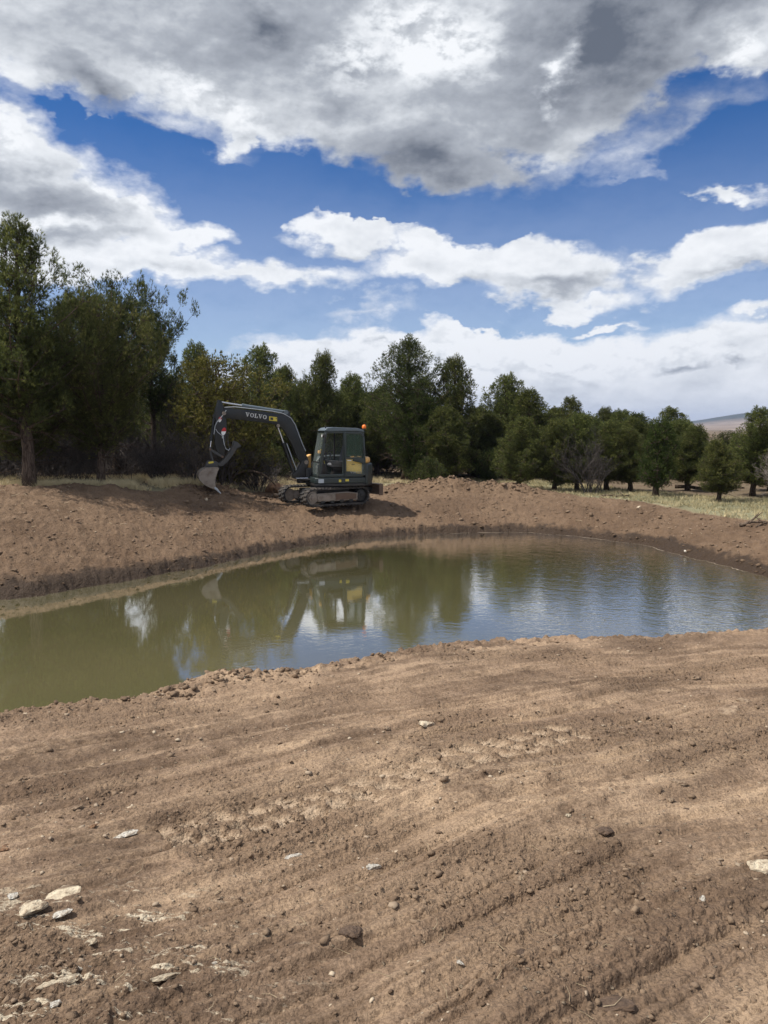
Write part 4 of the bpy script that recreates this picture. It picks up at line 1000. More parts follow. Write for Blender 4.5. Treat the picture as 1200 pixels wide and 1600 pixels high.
class MB:
    def __init__(s): s.V = []; s.F = []
    def add(s, V, F): k = len(s.V); s.V += [Vector(v) for v in V]; s.F += [tuple(i+k for i in f) for f in F]; return s
    def box(s, a, b):
        (x0, y0, z0), (x1, y1, z1) = a, b
        return s.add([(x0, y0, z0), (x1, y0, z0), (x1, y1, z0), (x0, y1, z0), (x0, y0, z1), (x1, y0, z1), (x1, y1, z1), (x0, y1, z1)],
                     [(0, 3, 2, 1), (4, 5, 6, 7), (0, 1, 5, 4), (1, 2, 6, 5), (2, 3, 7, 6), (3, 0, 4, 7)])
    def prism(s, pts, y0, y1):     # outline in x,z
        n = len(pts); ar = sum(pts[i][0]*pts[(i+1) % n][1]-pts[(i+1) % n][0]*pts[i][1] for i in range(n))
        if ar < 0: pts = pts[::-1]
        if y0 > y1: y0, y1 = y1, y0
        V = [(x, y0, z) for x, z in pts]+[(x, y1, z) for x, z in pts]
        return s.add(V, [tuple(range(n)), tuple(range(n, 2*n))[::-1]]+[((i+1) % n, i, i+n, (i+1) % n+n) for i in range(n)])
    def prismz(s, pts, z0, z1):    # outline in x,y
        n = len(pts); ar = sum(pts[i][0]*pts[(i+1) % n][1]-pts[(i+1) % n][0]*pts[i][1] for i in range(n))
        if ar < 0: pts = pts[::-1]
        return s.add([(x, y, z0) for x, y in pts]+[(x, y, z1) for x, y in pts], [tuple(range(n))[::-1], tuple(range(n, 2*n))]+[(i, (i+1) % n, (i+1) % n+n, i+n) for i in range(n)])
    def tube(s, pts, r, k=8, taper=None):
        T = Tubes(); T.tube(pts, [r]*len(pts) if not taper else taper, k); return s.add(T.V, T.F)
    def cyl(s, c, ax, r, h, k=20):  # centred cylinder along axis
        ax = Vector(ax).normalized(); c = Vector(c); return s.tube([c-ax*h/2, c+ax*h/2], r, k)
    def build(s, name, m, parent, bev=.0, smooth=False, M=None, seg=2):
        me = bpy.data.meshes.new(name); V = [M @ v for v in s.V] if M is not None else s.V
        me.from_pydata([tuple(v) for v in V], [], s.F); me.update()
        if bev:
            import bmesh
            bm = bmesh.new(); bm.from_mesh(me)
            eg = [e for e in bm.edges if len(e.link_faces) == 2 and e.calc_face_angle(0) > .5]
            bmesh.ops.bevel(bm, geom=eg, offset=bev, segments=seg, profile=.6, affect='EDGES', clamp_overlap=True); bm.to_mesh(me); bm.free()
        if smooth or bev:
            me.polygons.foreach_set('use_smooth', np.ones(len(me.polygons), dtype=bool)); me.set_sharp_from_angle(angle=R(38))
        return obj(name, me, m, parent)
# undercarriage
def loop(L, Hh, n=12):
    r = Hh/2; pts = []
    for i in range(n+1): a = -math.pi/2+math.pi*i/n; pts.append((L/2-r+r*math.cos(a), r+r*math.sin(a)))
    for i in range(n+1): a = math.pi/2+math.pi*i/n; pts.append((-L/2+r+r*math.cos(a), r+r*math.sin(a)))
    return pts
for sy in (1, -1):
    yc = .76*sy; b = MB(); o_p = loop(2.42, .56); i_p = [(x, z+.045) for x, z in loop(2.33, .47)]
    n = len(o_p); V = []
    for (x, z), (a, c) in zip(o_p, i_p): V += [(x, yc-.2, z), (x, yc+.2, z), (a, yc+.2, c), (a, yc-.2, c)]
    F = []
    for i in range(n):
        j = (i+1) % n
        for k in range(4): F.append((4*i+k, 4*j+k, 4*j+(k+1) % 4, 4*i+(k+1) % 4))
    b.add(V, F)
    # lugs: two staggered rows of rubber grousers round the belt
    per = []; 
    for i in range(n):
        j = (i+1) % n; p, q = Vector((*o_p[i], 0)), Vector((*o_p[j], 0)); per.append((p, q, (q-p).length))
    tot = sum(p[2] for p in per); NL = 44
    for k in range(NL*2):
        d = tot*((k % NL)+(.5 if k >= NL else 0))/NL; row = -1 if k >= NL else 1
        for p, q, l in per:
            if d <= l: break
            d -= l
        t = (q-p).normalized(); nn = Vector((t.y, -t.x, 0)); c = p+t*d
        def P3(a, h, y): w = c+t*a+nn*h; return (w.x, y, w.y)
        ya, yb = (yc+.015, yc+.207) if row > 0 else (yc-.207, yc-.015)
        w = .026
        V = [P3(-w, -.01, ya), P3(w, -.01, ya), P3(w*1.0+.02, -.01, yb), P3(-w+.02, -.01, yb), P3(-w*.7, .032, ya), P3(w*.7, .032, ya), P3(w*.7+.02, .032, yb), P3(-w*.7+.02, .032, yb)]
        b.add(V, [(0, 1, 2, 3), (7, 6, 5, 4), (0, 4, 5, 1), (1, 5, 6, 2), (2, 6, 7, 3), (3, 7, 4, 0)])
    tr = b.build('track', P_rub, exc, M=UM)
    ys = yc+.13*sy; f = MB()
    f.prism([(-.78, .13), (.72, .13), (.80, .24), (.78, .40), (-.40, .42), (-.80, .36)], yc-.12, yc+.12); f.build('track_frame', P_steel, tr, .02, M=UM)
    f = MB(); f.prism([(.15, .16), (.70, .16), (.76, .24), (.74, .36), (.15, .37)], ys+.0*sy, ys+.02*sy); f.build('side_plate', P_steel, tr, .006, M=UM)
    f = MB(); f.prism([(-.72, .17), (.08, .17), (.08, .385), (-.38, .385), (-.72, .34)], ys+.0*sy, ys+.015*sy); f.build('side_plate', P_rust, tr, .006, M=UM)
    for nm, xx, rr_ in (('idler', .93, .205), ('sprocket', -.93, .20)):
        f = MB(); f.cyl((xx, yc, .275), (0, 1, 0), rr_, .20, 24); f.cyl((xx, yc+.11*sy, .275), (0, 1, 0), rr_*.72, .05, 20); f.cyl((xx, yc+.14*sy, .275), (0, 1, 0), .07, .05, 12)
        if nm == 'sprocket':
            for k in range(14): a = k*2*math.pi/14; f.cyl((xx+math.cos(a)*.205, yc, .275+math.sin(a)*.205), (0, 1, 0), .022, .12, 6)
        f.build(nm, P_steel if nm == 'idler' else P_blk, tr, .008, M=UM)
    for k in range(4):
        f = MB(); f.cyl((-.52+k*.36, yc, .135), (0, 1, 0), .075, .26, 14); f.build('roller', P_blk, tr, .006, M=UM)
f = MB(); f.box((-.62, -.60, .26), (.62, .60, .50)); f.box((-.45, -.64, .20), (-.2, .64, .34)); f.box((.2, -.64, .20), (.45, .64, .34)); f.build('undercarriage_frame', P_blk, exc, .03, M=UM)
f = MB(); f.cyl((0, 0, .565), (0, 0, 1), .44, .13, 32); f.build('slewing_ring', P_blk, exc, .01)
# dozer blade at the rear
bl = MB(); n = 7; prof = [(-1.70-.10*math.cos((i/(n-1)-.5)*2.2)+.10, .26+.36*i/(n-1)) for i in range(n)]
bl.prism(prof+[(x-.03, z) for x, z in prof[::-1]], -.95, .95); blade = bl.build('dozer_blade', P_rust, exc, .004, M=UM)
f = MB(); f.box((-1.76, .935, .24), (-1.60, .965, .63)); f.box((-1.76, -.965, .24), (-1.60, -.935, .63)); f.build('end_plate', P_rust, blade, .005, M=UM)
for sy in (1, -1):
    f = MB(); f.tube([(-.6, .36*sy, .36), (-1.2, .40*sy, .44), (-1.66, .42*sy, .42)], .065, 8); f.build('push_arm', P_blk, blade, M=UM)
f = MB(); f.box((-1.80, -.90, .60), (-1.62, .90, .625)); f.build('top_rail', P_steel, blade, .005, M=UM)
# upper deck, counterweight and covers
def arc(cx, cy, r, a0, a1, n=8): return [(cx+r*math.cos(R(a0+(a1-a0)*i/n)), cy+r*math.sin(R(a0+(a1-a0)*i/n))) for i in range(n+1)]
deck = [(.50, .86), (.38, .93)]+[(-.95, .93)]+arc(-.30, 0, 1.33, 140, 220, 14)+[(-.95, -.93), (.38, -.93), (.50, -.86)]
f = MB(); f.prismz(deck, .62, .70); f.build('deck_skirt', P_blk, exc, .015)
f = MB(); f.prismz([(x*1.01, y*1.005) for x, y in deck], .705, .90); dk_ = f.build('deck', P_body, exc, .035, seg=3)
f = MB(); f.box((.22, .9365, .735), (.40, .940, .865)); f.build('data_plate', P_plate, dk_)
f = MB(); f.box((-.36, .9365, .755), (-.28, .940, .835)); f.build('lifting_sticker', P_stk, dk_)
f = MB(); f.box((-.62, .9365, .775), (-.50, .940, .845)); f.build('warning_sticker', P_stk, dk_)
cw = [(-1.17, .93)]+arc(-.30, 0, 1.33, 136, 224, 14)+[(-1.17, -.93)]
f = MB(); f.prismz([(x-.012, y*1.0) for x, y in cw], .66, 1.335); cwo = f.build('counterweight', P_body, exc, .05, seg=3)
f = MB(); f.prismz([(-1.02, .80)]+arc(-.30, 0, 1.27, 140, 220, 12)+[(-1.02, -.88)], 1.34, 1.54); f.build('engine_hood', P_yel, exc, .09, seg=4)
for k in range(4):
    f = MB(); z = .78+.06*k; f.prismz(arc(-.31, 0, 1.345, 150, 172, 6)+arc(-.31, 0, 1.33, 172, 150, 6), z, z+.02); f.build('vent_slot', P_blk, cwo)
f = MB(); f.prism([(.30, .905), (.30, 1.22), (.05, 1.52), (-.35, 1.58), (-1.16, 1.58), (-1.16, .905)], -.92, -.42); f.build('side_cover', P_body, exc, .05, seg=3)
f = MB(); f.prism([(.31, .95), (.60, 1.04), (.46, 1.55), (.30, 1.62)], -.92, -.52); f.build('front_cover', P_yel, exc, .03, seg=3)
# cab
cab = empty('cab', (0, 0, 0)); cab.parent = exc
cab_m = MB(); cab_m.box((-1.12, -.05, .905), (.36, .88, .945)); 
YL, YR = .90, -.08
A0, A1 = Vector((.36, 0, .95)), Vector((.13, 0, 2.38)); C0, C1 = Vector((-1.14, 0, .95)), Vector((-1.10, 0, 2.36)); B0, B1 = Vector((-.46, 0, .95)), Vector((-.50, 0, 2.40))
def at_y(v, y): return Vector((v.x, y, v.z))
def bar(b, p, q, wx, wy, z_up=False):
    p, q = Vector(p), Vector(q); t = (q-p).normalized(); s = Vector((0, 1, 0)) if abs(t.y) < .9 else Vector((1, 0, 0)); u = t.cross(s).normalized(); s = u.cross(t)
    V = [pt+u*a*wx/2+s*c*wy/2 for pt in (p, q) for a, c in ((-1, -1), (1, -1), (1, 1), (-1, 1))]
    b.add(V, [(3, 2, 1, 0), (4, 5, 6, 7), (0, 1, 5, 4), (1, 2, 6, 5), (2, 3, 7, 6), (3, 0, 4, 7)])
bpy.data.objects.remove(cab)
cab = cab_m.build('cab', P_cab, exc, .01)
def sub(name, fn, m, bev=.012): b = MB(); fn(b); return b.build(name, m, cab, bev)
for y in (YL-.03, YR+.03):
    sub('front_pillar', lambda b: (bar(b, at_y(A0, y), at_y(A1, y), .085, .075), bar(b, at_y(A1, y), at_y(A1, y)+Vector((-.10, 0, .05)), .08, .07)), P_cab)
    sub('rear_pillar', lambda b: bar(b, at_y(C0, y), at_y(C1, y), .10, .075), P_cab)
sub('middle_pillar', lambda b: bar(b, at_y(B0, YL-.03), at_y(B1, YL-.03), .10, .07), P_cab)
sub('middle_pillar', lambda b: bar(b, at_y(B0, YR+.03)+Vector((.1, 0, .0)), at_y(B1, YR+.03)+Vector((.1, 0, 0)), .045, .06), P_blk)
sub('sill', lambda b: (bar(b, (.36, YL-.03, .97), (-1.12, YL-.03, .97), .09, .08), bar(b, (.36, YR+.03, .97), (-1.12, YR+.03, .97), .09, .08), bar(b, (.36, YR+.07, .97), (.36, YL-.07, .97), .09, .08)), P_cab)
sub('roof_rail', lambda b: (bar(b, (.08, YL-.04, 2.37), (-1.08, YL-.04, 2.35), .07, .07), bar(b, (.08, YR+.04, 2.37), (-1.08, YR+.04, 2.35), .07, .07), bar(b, (.10, YR+.08, 2.37), (.10, YL-.08, 2.37), .07, .07), bar(b, (-1.08, YR+.08, 2.34), (-1.08, YL-.08, 2.34), .07, .07)), P_cab)
rf = MB(); rf.prism([(.17, 2.405), (.16, 2.44), (.08, 2.505), (-.1, 2.53), (-.9, 2.50), (-1.08, 2.46), (-1.17, 2.385), (-1.14, 2.375), (-.9, 2.405)], YR-.01, YL+.01); rf.build('roof', P_roof, cab, .045, seg=4)
def pane(name, pts, m, th=.008):
    b = MB(); p = [Vector(q) for q in pts]; nrm = (p[1]-p[0]).cross(p[2]-p[0]).normalized()*th
    b.add(p+[q+nrm for q in p], [(0, 1, 2, 3)[::-1], (4, 5, 6, 7), (0, 1, 5, 4), (1, 2, 6, 5), (2, 3, 7, 6), (3, 0, 4, 7)]); return b.build(name, m, cab)
pane('windscreen', [(.365, YR+.07, 1.42), (.365-.0, YL-.07, 1.42), (.17, YL-.07, 2.33), (.17, YR+.07, 2.33)][::1], P_glass)
pane('lower_windscreen', [(.40, YR+.07, 1.02), (.40, YL-.07, 1.02), (.372, YL-.07, 1.38), (.372, YR+.07, 1.38)], P_glass)
sub('windscreen_rail', lambda b: bar(b, (.325, YR+.07, 1.40), (.325, YL-.07, 1.40), .035, .035), P_blk)
pane('side_window', [(-1.08, YR+.02, 1.02), (.32, YR+.02, 1.02), (.12, YR+.02, 2.32), (-1.06, YR+.02, 2.32)], P_glass)
pane('rear_window', [(-1.115, YR+.08, 1.58), (-1.115, YL-.08, 1.58), (-1.10, YL-.08, 2.32), (-1.10, YR+.08, 2.32)], P_tint)
# rear quarter body panel seen through the folded door, yellow
f = MB(); f.box((-1.10, YL-.075, .99), (-.51, YL-.045, 1.50)); f.build('quarter_panel', P_yd, cab, .01)
pane('quarter_window', [(-1.08, YL-.05, 1.53), (-.52, YL-.05, 1.53), (-.54, YL-.05, 2.32), (-1.06, YL-.05, 2.32)], P_tint)
# door folded back against the side of the cab
yd = YL+.055
def dfr(b):
    o = [(-.50, .96), (-.50, 2.34), (-1.02, 2.33), (-1.12, 2.22), (-1.17, .99)]
    for i in range(5):
        p, q = o[i], o[(i+1) % 5]; bar(b, (p[0], yd, p[1]), (q[0], yd, q[1]), .055, .04)
    bar(b, (-.50, yd, 1.54), (-1.15, yd, 1.50), .06, .04); bar(b, (-.75, yd, 1.50), (-1.15, yd, 1.40), .13, .035)
door = MB(); dfr(door); door = door.build('door', P_cab, cab, .008)
b = MB(); b.prism([(-.53, 1.57), (-.53, 2.31), (-1.0, 2.30), (-1.09, 2.20), (-1.12, 1.54)], yd-.004, yd+.004); b.build('door_window', P_tint, door)
b = MB(); b.prism([(-.53, .99), (-.53, 1.51), (-.74, 1.50), (-.80, 1.36), (-1.13, 1.33), (-1.145, 1.01)], yd-.004, yd+.004); b.build('lower_door_window', P_glass, door)
b = MB(); b.prism([(-.53, .99), (-.53, 1.10), (-.72, 1.09), (-.86, 1.04), (-.94, .99)], yd+.006, yd+.010); b.build('door_kick_plate', P_body, door)
b = MB(); b.tube([(-.56, yd+.02, 1.455), (-.56, yd+.05, 1.455), (-.68, yd+.05, 1.45), (-.68, yd+.02, 1.45)], .012, 6); b.build('door_handle', P_white, door)
b = MB(); b.box((-1.13, yd+.02, 1.66), (-1.09, yd+.04, 1.80)); b.box((-.80, yd+.02, 1.31), (-.70, yd+.03, 1.33)); b.build('door_latch', P_blk, door)
# letters
def slab(ch):
    """slab-serif outlines as lists of quads/polys on a unit-high cell"""
    if ch == 'V': return [[(.0, 1), (.46, 1), (.46, .88), (.0, .88)], [(.62, 1), (1.04, 1), (1.04, .88), (.62, .88)], [(.10, .88), (.38, .88), (.62, .30), (.52, 0), (.44, 0)], [(.76, .88), (.90, .88), (.60, 0), (.50, 0), (.56, .3)]], 1.06
    if ch == 'L': return [[(.0, 1), (.50, 1), (.50, .88), (.0, .88)], [(.0, .12), (.84, .12), (.84, 0), (.0, 0)], [(.12, .88), (.38, .88), (.38, .12), (.12, .12)], [(.70, .42), (.84, .42), (.84, .12), (.66, .12)]], .90
    if ch == 'O':
        q = []; n = 20
        for i in range(n):
            a, c = 2*math.pi*i/n, 2*math.pi*(i+1)/n
            q.append([(.5+.5*math.cos(a), .5+.5*math.sin(a)), (.5+.5*math.cos(c), .5+.5*math.sin(c)), (.5+.24*math.cos(c), .5+.36*math.sin(c)), (.5+.24*math.cos(a), .5+.36*math.sin(a))])
        return q, 1.03
def letters(word, org, dx, dz, h, m, parent, name, th=.004, wide=1.25):
    """write along dx with cap height h; org bottom-left; letters stand proud along +y"""
    b = MB(); cur = 0; dx = Vector(dx).normalized(); dz = Vector(dz).normalized()
    for ch in word:
        q, w = slab(ch)
        for p in q:
            V = [Vector(org)+dx*(cur+u)*h*wide+dz*v*h for u, v in p]; n = len(V); W_ = [v+Vector((0, th, 0)) for v in V]
            b.add(V+W_, [tuple(range(n)), tuple(range(n, 2*n)), tuple(range(n, 2*n))[::-1]]+[(i, (i+1) % n, (i+1) % n+n, i+n) for i in range(n)])
        cur += w+.10
    return b.build(name, m, parent)
letters('VOLVO', (-.66, yd+.011, 1.035), (-1, 0, -.02), (0, 0, 1), .055, P_plate, door, 'door_lettering', .002)
# seen vertically on the counterweight
letters('VOLVO', (-1.245, .865, .98), (0, 0, 1), (1, .5, 0), .045, P_white, cwo, 'tail_lettering', .004)
# interior
sub('floor_mat', lambda b: b.box((-.44, YR+.07, .947), (.30, YL-.08, .965)), P_floor, 0)
st = MB(); st.prism([(-.62, 1.22), (-.10, 1.24), (-.06, 1.30), (-.12, 1.36), (-.60, 1.33)], .18, .66); seat = st.build('seat', P_seat, cab, .03, seg=3)
b = MB(); b.prism([(-.60, 1.34), (-.46, 1.34), (-.54, 1.72), (-.62, 1.98), (-.70, 1.98), (-.70, 1.6)], .20, .64); b.build('backrest', P_seat, seat, .03, seg=3)
b = MB(); b.box((-.56, .24, .97), (-.16, .60, 1.0)); b.box((-.54, .26, 1.17), (-.18, .58, 1.215))
for k in range(4): b.box((-.53, .27, 1.01+.04*k), (-.19, .57, 1.03+.04*k))
b.build('seat_base', P_blk, seat, .004)
for y in (.10, .70):
    b = MB(); b.prism([(-.55, 1.30), (-.12, 1.30), (-.02, 1.42), (-.02, 1.46), (-.55, 1.40)], y, y+.08); cs = b.build('control_console', P_grey, cab, .02)
    b = MB(); b.tube([(-.06, y+.04, 1.45), (-.05, y+.04, 1.58)], .014, 6); b.tube([(-.05, y+.04, 1.57), (-.04, y+.04, 1.70)], .028, 8); b.build('joystick', P_blk, cs)
sub('front_console', lambda b: b.prism([(-.10, .97), (.30, .97), (.30, 1.22), (.22, 1.32), (-.04, 1.32)], YR+.08, .20), P_grey, .02)
sub('monitor', lambda b: b.box((.12, .0, 1.66), (.20, .16, 1.76)), P_yel, .02)
sub('lever', lambda b: (b.tube([(.08, .32, .97), (.10, .32, 1.5)], .012, 6), b.tube([(.10, .32, 1.44), (.11, .32, 1.58)], .024, 8)), P_blk, 0)
sub('lever', lambda b: (b.tube([(.08, .46, .97), (.10, .46, 1.5)], .012, 6), b.tube([(.10, .46, 1.44), (.11, .46, 1.58)], .024, 8)), P_blk, 0)
sub('safety_lever', lambda b: b.tube([(-.02, .04, 1.32), (.05, .04, 1.70), (.10, .04, 1.80)], .022, 6), P_stk, 0)
sub('pedal', lambda b: b.box((.16, .24, .97), (.26, .36, 1.02)), P_blk, .006)
# mirror, lamp, beacon
b = MB(); b.tube([(.14, YL+.0, 2.30), (.16, YL+.12, 2.34), (.20, YL+.17, 2.28)], .012, 6); mr = b.build('mirror_arm', P_blk, cab)
b = MB(); b.box((.18, YL+.08, 2.02), (.215, YL+.23, 2.30)); b.build('mirror', P_blk, mr, .02)
b = MB(); b.cyl((.22, YL-.02, 2.25), (1, 0, 0), .055, .07, 14); wl = b.build('work_lamp', P_blk, cab); b = MB(); b.cyl((.257, YL-.02, 2.25), (1, 0, 0), .045, .012, 14); b.build('lamp_glass', P_white, wl)
b = MB(); b.tube([(.12, YL-.06, 2.50), (.14, YL-.02, 2.56)], .02, 6); b.build('roof_bolt', P_blk, cab)
b = MB(); b.tube([(-1.12, .55, 2.32), (-1.22, .60, 2.33), (-1.24, .60, 2.46)], .016, 6); b.cyl((-1.24, .60, 2.47), (0, 0, 1), .055, .05, 12); be = b.build('beacon_stem', P_blk, exc)
b = MB(); b.tube([(-1.24, .60, 2.49), (-1.24, .60, 2.54), (-1.24, .60, 2.58), (-1.24, .60, 2.605), (-1.24, .60, 2.615)], .06, 14, [.062, .072, .062, .038, .01]); b.build('beacon_lens', P_org, be, smooth=True)
# boom swing post, boom
by = -.2
b = MB(); b.box((.42, by-.26, .66), (.62, by+.26, 1.18)); b.cyl((.72, by, .92), (0, 0, 1), .15, .50, 18); b.prism([(.62, .72), (1.02, .84), (1.05, .98), (.92, 1.08), (.74, 1.40), (.56, 1.50), (.48, 1.40), (.56, 1.1)], by-.17, by+.17)
b.build('swing_post', P_blk, exc, .02)
b = MB(); b.tube([(.35, .18, .78), (.85, .10, .82)], .045, 10); sw = b.build('swing_cylinder', P_blk, exc); b = MB(); b.tube([(.60, .30, .86), (1.0, .28, .86)], .022, 8); b.build('rod', P_chrome, sw)
bo = [(3.24, 3.13), (3.0, 3.135), (2.3, 3.07), (1.68, 3.0), (1.40, 2.96), (1.20, 2.88), (1.05, 2.76), (.95, 2.60), (.86, 2.34), (.64, 1.80), (.50, 1.46), (.50, 1.34), (.58, 1.27), (.68, 1.29), (.86, 1.50), (1.02, 1.90), (1.24, 2.32), (1.36, 2.50), (1.52, 2.60), (1.78, 2.66), (2.5, 2.74), (3.18, 2.82), (3.28, 2.90)]
b = MB(); b.prism(bo, by-.12, by+.12); boom = b.build('boom', P_boom, exc, .012)
b = MB(); b.cyl((.58, by, 1.37), (0, 1, 0), .07, .40, 16); b.cyl((3.24, by, 2.97), (0, 1, 0), .06, .36, 16); b.cyl((1.50, by, 2.58), (0, 1, 0), .055, .34, 16); b.build('pin', P_steel, boom)
letters('VOLVO', (2.56, by+.121, 2.875), (-.985, 0, -.135), (-.09, 0, 1), .138, P_white, boom, 'boom_lettering', .003, .92)
b = MB(); b.prism([(1.79, 2.885), (1.53, 2.855), (1.53, 2.72), (1.79, 2.745)], by+.121, by+.124); s1 = b.build('warning_sticker', P_stk, boom)
b = MB(); b.prism([(1.75, 2.85), (1.66, 2.84), (1.66, 2.76), (1.75, 2.77)], by+.1245, by+.126); b.prism([(1.57, 2.83), (1.545, 2.825), (1.545, 2.79), (1.57, 2.80)], by+.1245, by+.126); b.build('sticker_print', P_blk, s1)
for dy, dz in ((.09, .03), (.05, .035), (-.06, .03)):
    b = MB(); b.tube([(3.22, by+dy, 3.16), (2.9, by+dy, 3.15+dz), (2.3, by+dy, 3.09+dz), (1.68, by+dy, 3.02+dz), (1.32, by+dy, 2.95+dz), (1.06, by+dy, 2.80+dz), (.92, by+dy, 2.58+dz), (.80, by+dy, 2.28), (.68, by+dy, 1.96), (.58, by+dy, 1.74)], .013, 6); b.build('hydraulic_pipe', P_hose if dy != .09 else P_plate, boom, smooth=True)  # nearest pipe is paler, its highlight put into the colour
def ram(p, q, f, rb, rr_, nm, barrel_first=True, y=by, pm=P_boom):
    p, q = Vector((p[0], y, p[1])), Vector((q[0], y, q[1])); m_ = p.lerp(q, f)
    b = MB(); b.tube([p, m_], rb, 14); b.cyl(p, (0, 1, 0), rb*1.3, rb*3.2, 12); b.tube([m_, m_+(q-p).normalized()*.05], rb*1.15, 14); c = b.build(nm, pm, exc)
    b = MB(); b.tube([m_, q], rr_, 12); b.build('rod', P_chrome, c, smooth=True); b = MB(); b.cyl(q, (0, 1, 0), rb*1.1, rb*3, 12); b.build('rod_eye', P_blk, c)
ram((1.22, 3.02), (3.38, 3.335), .64, .058, .030, 'arm_cylinder', pm=P_roof)
b = MB(); b.prism([(1.05, 2.80), (1.10, 3.02), (1.20, 3.09), (1.34, 3.04), (1.44, 2.95)], by-.09, by-.06); b.prism([(1.05, 2.80), (1.10, 3.02), (1.20, 3.09), (1.34, 3.04), (1.44, 2.95)], by+.06, by+.09); b.build('cylinder_bracket', P_boom, boom, .004)
ram((.96, .98), (1.50, 2.58), .62, .062, .032, 'boom_cylinder')
b = MB(); b.tube([(.88, by+.10, 1.08), (1.06, by+.11, 1.55), (1.22, by+.10, 2.0)], .014, 6); b.build('hose', P_plate, exc)
# arm (stick)
def S_(x, z): return (3.36-(x-285)*.0029, 3.30-(z-130)*.00307)
b = MB(); b.prism([S_(*p) for p in ((272, 108), (290, 104), (305, 112), (318, 140), (330, 200), (352, 262), (356, 400), (336, 560), (322, 680), (308, 705), (288, 700), (240, 620), (222, 560), (226, 420), (238, 330), (224, 255), (236, 185), (258, 125))], by-.10, by+.10)
arm = b.build('arm', P_boom, exc, .012)
for (p, r_) in (((283, 300), 24), ((320, 425), 33)):
    c = S_(*p); ro = r_*.003; b = MB(); n = 16
    pt = [(c[0]+ro*.72*math.cos(2*math.pi*i/n)-.25*ro*math.sin(2*math.pi*i/n), c[1]+ro*1.25*math.sin(2*math.pi*i/n)) for i in range(n)]
    b.prism(pt, by+.101, by+.105); dsk = b.build('reflector', P_white, arm)
    up = [(x, z) for x, z in pt if (z-c[1]) > -.15*ro]; b = MB()
    b.prism(up, by+.1055, by+.108); b.build('reflector_half', P_red, dsk)
b = MB(); b.tube([(*S_(350, 205), 0), ], .01) if False else None
def hose(pts, r=.012, m=P_plate, dy=.125): 
    b = MB(); q = [(S_(*p)[0], by+dy, S_(*p)[1]) for p in pts]; b.tube(q, r, 6); b.build('hose', m, arm, smooth=True)
hose([(352, 205), (325, 240), (290, 285), (250, 325), (226, 370), (212, 455)])
hose([(232, 400), (255, 435), (295, 465), (312, 490)], .010); hose([(312, 490), (322, 560), (340, 608), (368, 622), (384, 600)], .014, P_plate); hose([(372, 430), (364, 500), (372, 570), (384, 605)], .012, P_hose, .06)
b = MB(); b.cyl((S_(308, 482)[0], by+.13, S_(308, 482)[1]), (0, 0, 1), .028, .09, 8); b.build('hose_coupling', P_plate, arm)
p1, p2 = S_(228, 262), S_(172, 605)
ram(p1, p2, .72, .048, .024, 'bucket_cylinder', y=by)
for dy in (-.13, .13):
    b = MB(); bar(b, (*[S_(168, 612)[0]], by+dy, S_(168, 612)[1]), (S_(298, 690)[0], by+dy, S_(298, 690)[1]), .075, .03); b.build('tipping_link', P_grey, arm, .006)
    b = MB(); bar(b, (S_(168, 612)[0], by+dy*.6, S_(168, 612)[1]), (S_(200, 745)[0], by+dy*.6, S_(200, 745)[1]), .05, .03); b.build('bucket_link', P_grey, arm, .006)
b = MB(); b.cyl((S_(298, 690)[0], by, S_(298, 690)[1]), (0, 1, 0), .04, .32, 12); b.cyl((S_(168, 612)[0], by, S_(168, 612)[1]), (0, 1, 0), .035, .32, 12); b.build('pin', P_rust, arm)
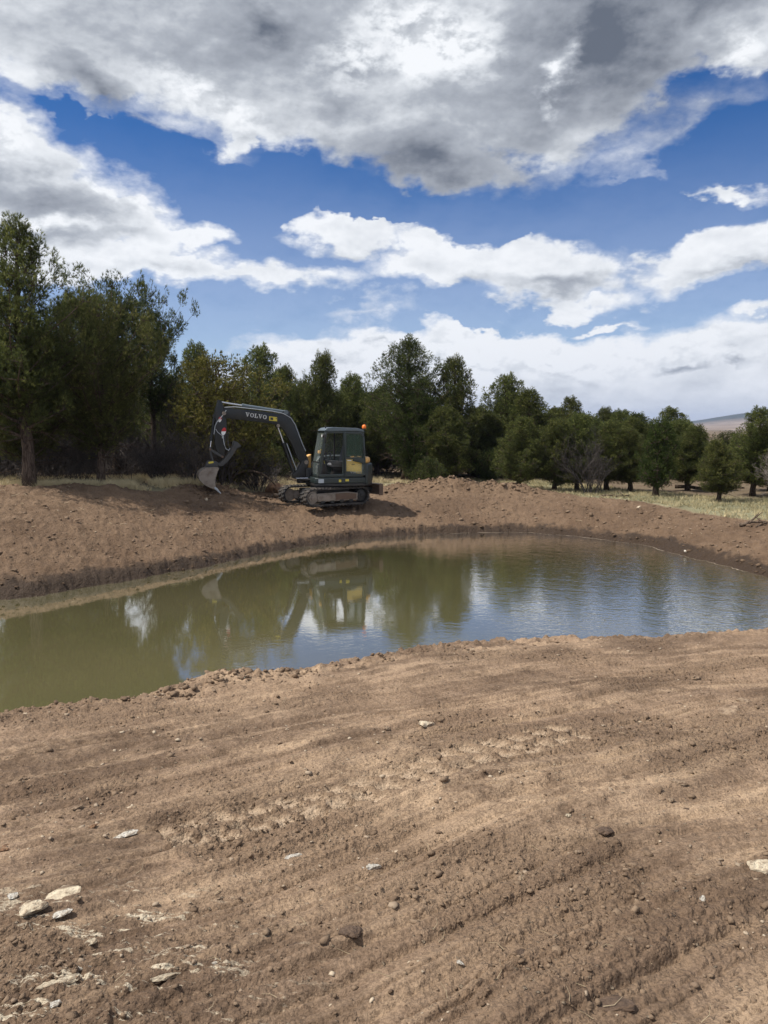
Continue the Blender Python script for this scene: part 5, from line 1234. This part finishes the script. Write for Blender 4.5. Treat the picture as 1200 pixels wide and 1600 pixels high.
# bucket with coupler and thumb
b = MB(); b.prism([S_(*p) for p in ((138, 730), (215, 732), (262, 752), (268, 785), (240, 800), (112, 796), (116, 765))], by-.13, by+.13); cp = b.build('coupler', P_grey, exc, .015)
b = MB(); b.prism([S_(*p) for p in ((143, 742), (196, 734), (202, 752), (150, 762))], by+.131, by+.134); b.build('coupler_sticker', P_stk, cp)
th_ = [(250, 765), (262, 790), (300, 785), (345, 750), (400, 690), (432, 640), (462, 600), (505, 588), (502, 570), (470, 540), (432, 524), (424, 540), (418, 572), (388, 625), (340, 690), (290, 742)]
b = MB(); b.prism([S_(*p) for p in th_], by+.05, by+.17); b.prism([S_(*p) for p in th_], by-.17, by-.05); tb = b.build('thumb', P_grey, exc, .012)
b = MB(); b.prism([S_(*p) for p in ((330, 705), (345, 715), (440, 590), (425, 580))], by-.05, by+.05); b.build('thumb_web', P_grey, tb)
shell = [(246, 800), (200, 796), (130, 800), (75, 815), (38, 845), (26, 880), (40, 925), (75, 962), (120, 992), (170, 1012), (205, 1018)]
inn = [(246, 812), (200, 808), (133, 811), (82, 825), (50, 852), (39, 882), (52, 918), (83, 951), (126, 981), (174, 1000), (209, 1006)]
b = MB(); b.prism([S_(*p) for p in shell+inn[::-1]], by-.42, by+.42)
bk = b.build('bucket', P_steel, exc)
for y in (by-.42, by+.40):
    b = MB(); b.prism([S_(*p) for p in inn+[(205, 960), (212, 900), (232, 840)]], y, y+.02); b.build('bucket_side', P_steel, bk, .003)
b = MB(); b.prism([S_(*p) for p in ((190, 1004), (205, 998), (232, 1022), (228, 1034), (205, 1026))], by-.43, by+.43); b.build('cutting_edge', P_plate, bk, .003)
for k in range(5):
    y = by-.40+k*.18; b = MB(); b.prism([S_(*p) for p in ((212, 1012), (226, 1012), (266, 1066), (262, 1072), (215, 1036))], y, y+.08); b.build('tooth', P_plate, bk, .004)
b = MB(); 
for y in (by-.12, by+.08): b.prism([S_(*p) for p in ((120, 770), (235, 775), (248, 802), (105, 806))], y, y+.04)
b.build('bucket_ear', P_steel, bk, .005)
# ------------------------------------------------------------------ air
hz_m = bpy.data.materials.new('haze'); hz_m.use_nodes = True; ht = hz_m.node_tree; ht.nodes.clear()
ho = ht.nodes.new('ShaderNodeOutputMaterial'); pv = ht.nodes.new('ShaderNodeVolumePrincipled'); pv.inputs['Color'].default_value = (.62, .74, 1, 1); pv.inputs['Density'].default_value = 1.3e-4
pv.inputs['Anisotropy'].default_value = .2
ht.links.new(pv.outputs[0], ho.inputs['Volume'])
hb = MB().box((-10200, -10200, -14), (10200, 10200, 190)).build('haze', hz_m, None); tag(hb, kind='stuff'); hb['label'] = 'thin bluish air between the pond and the far hills'
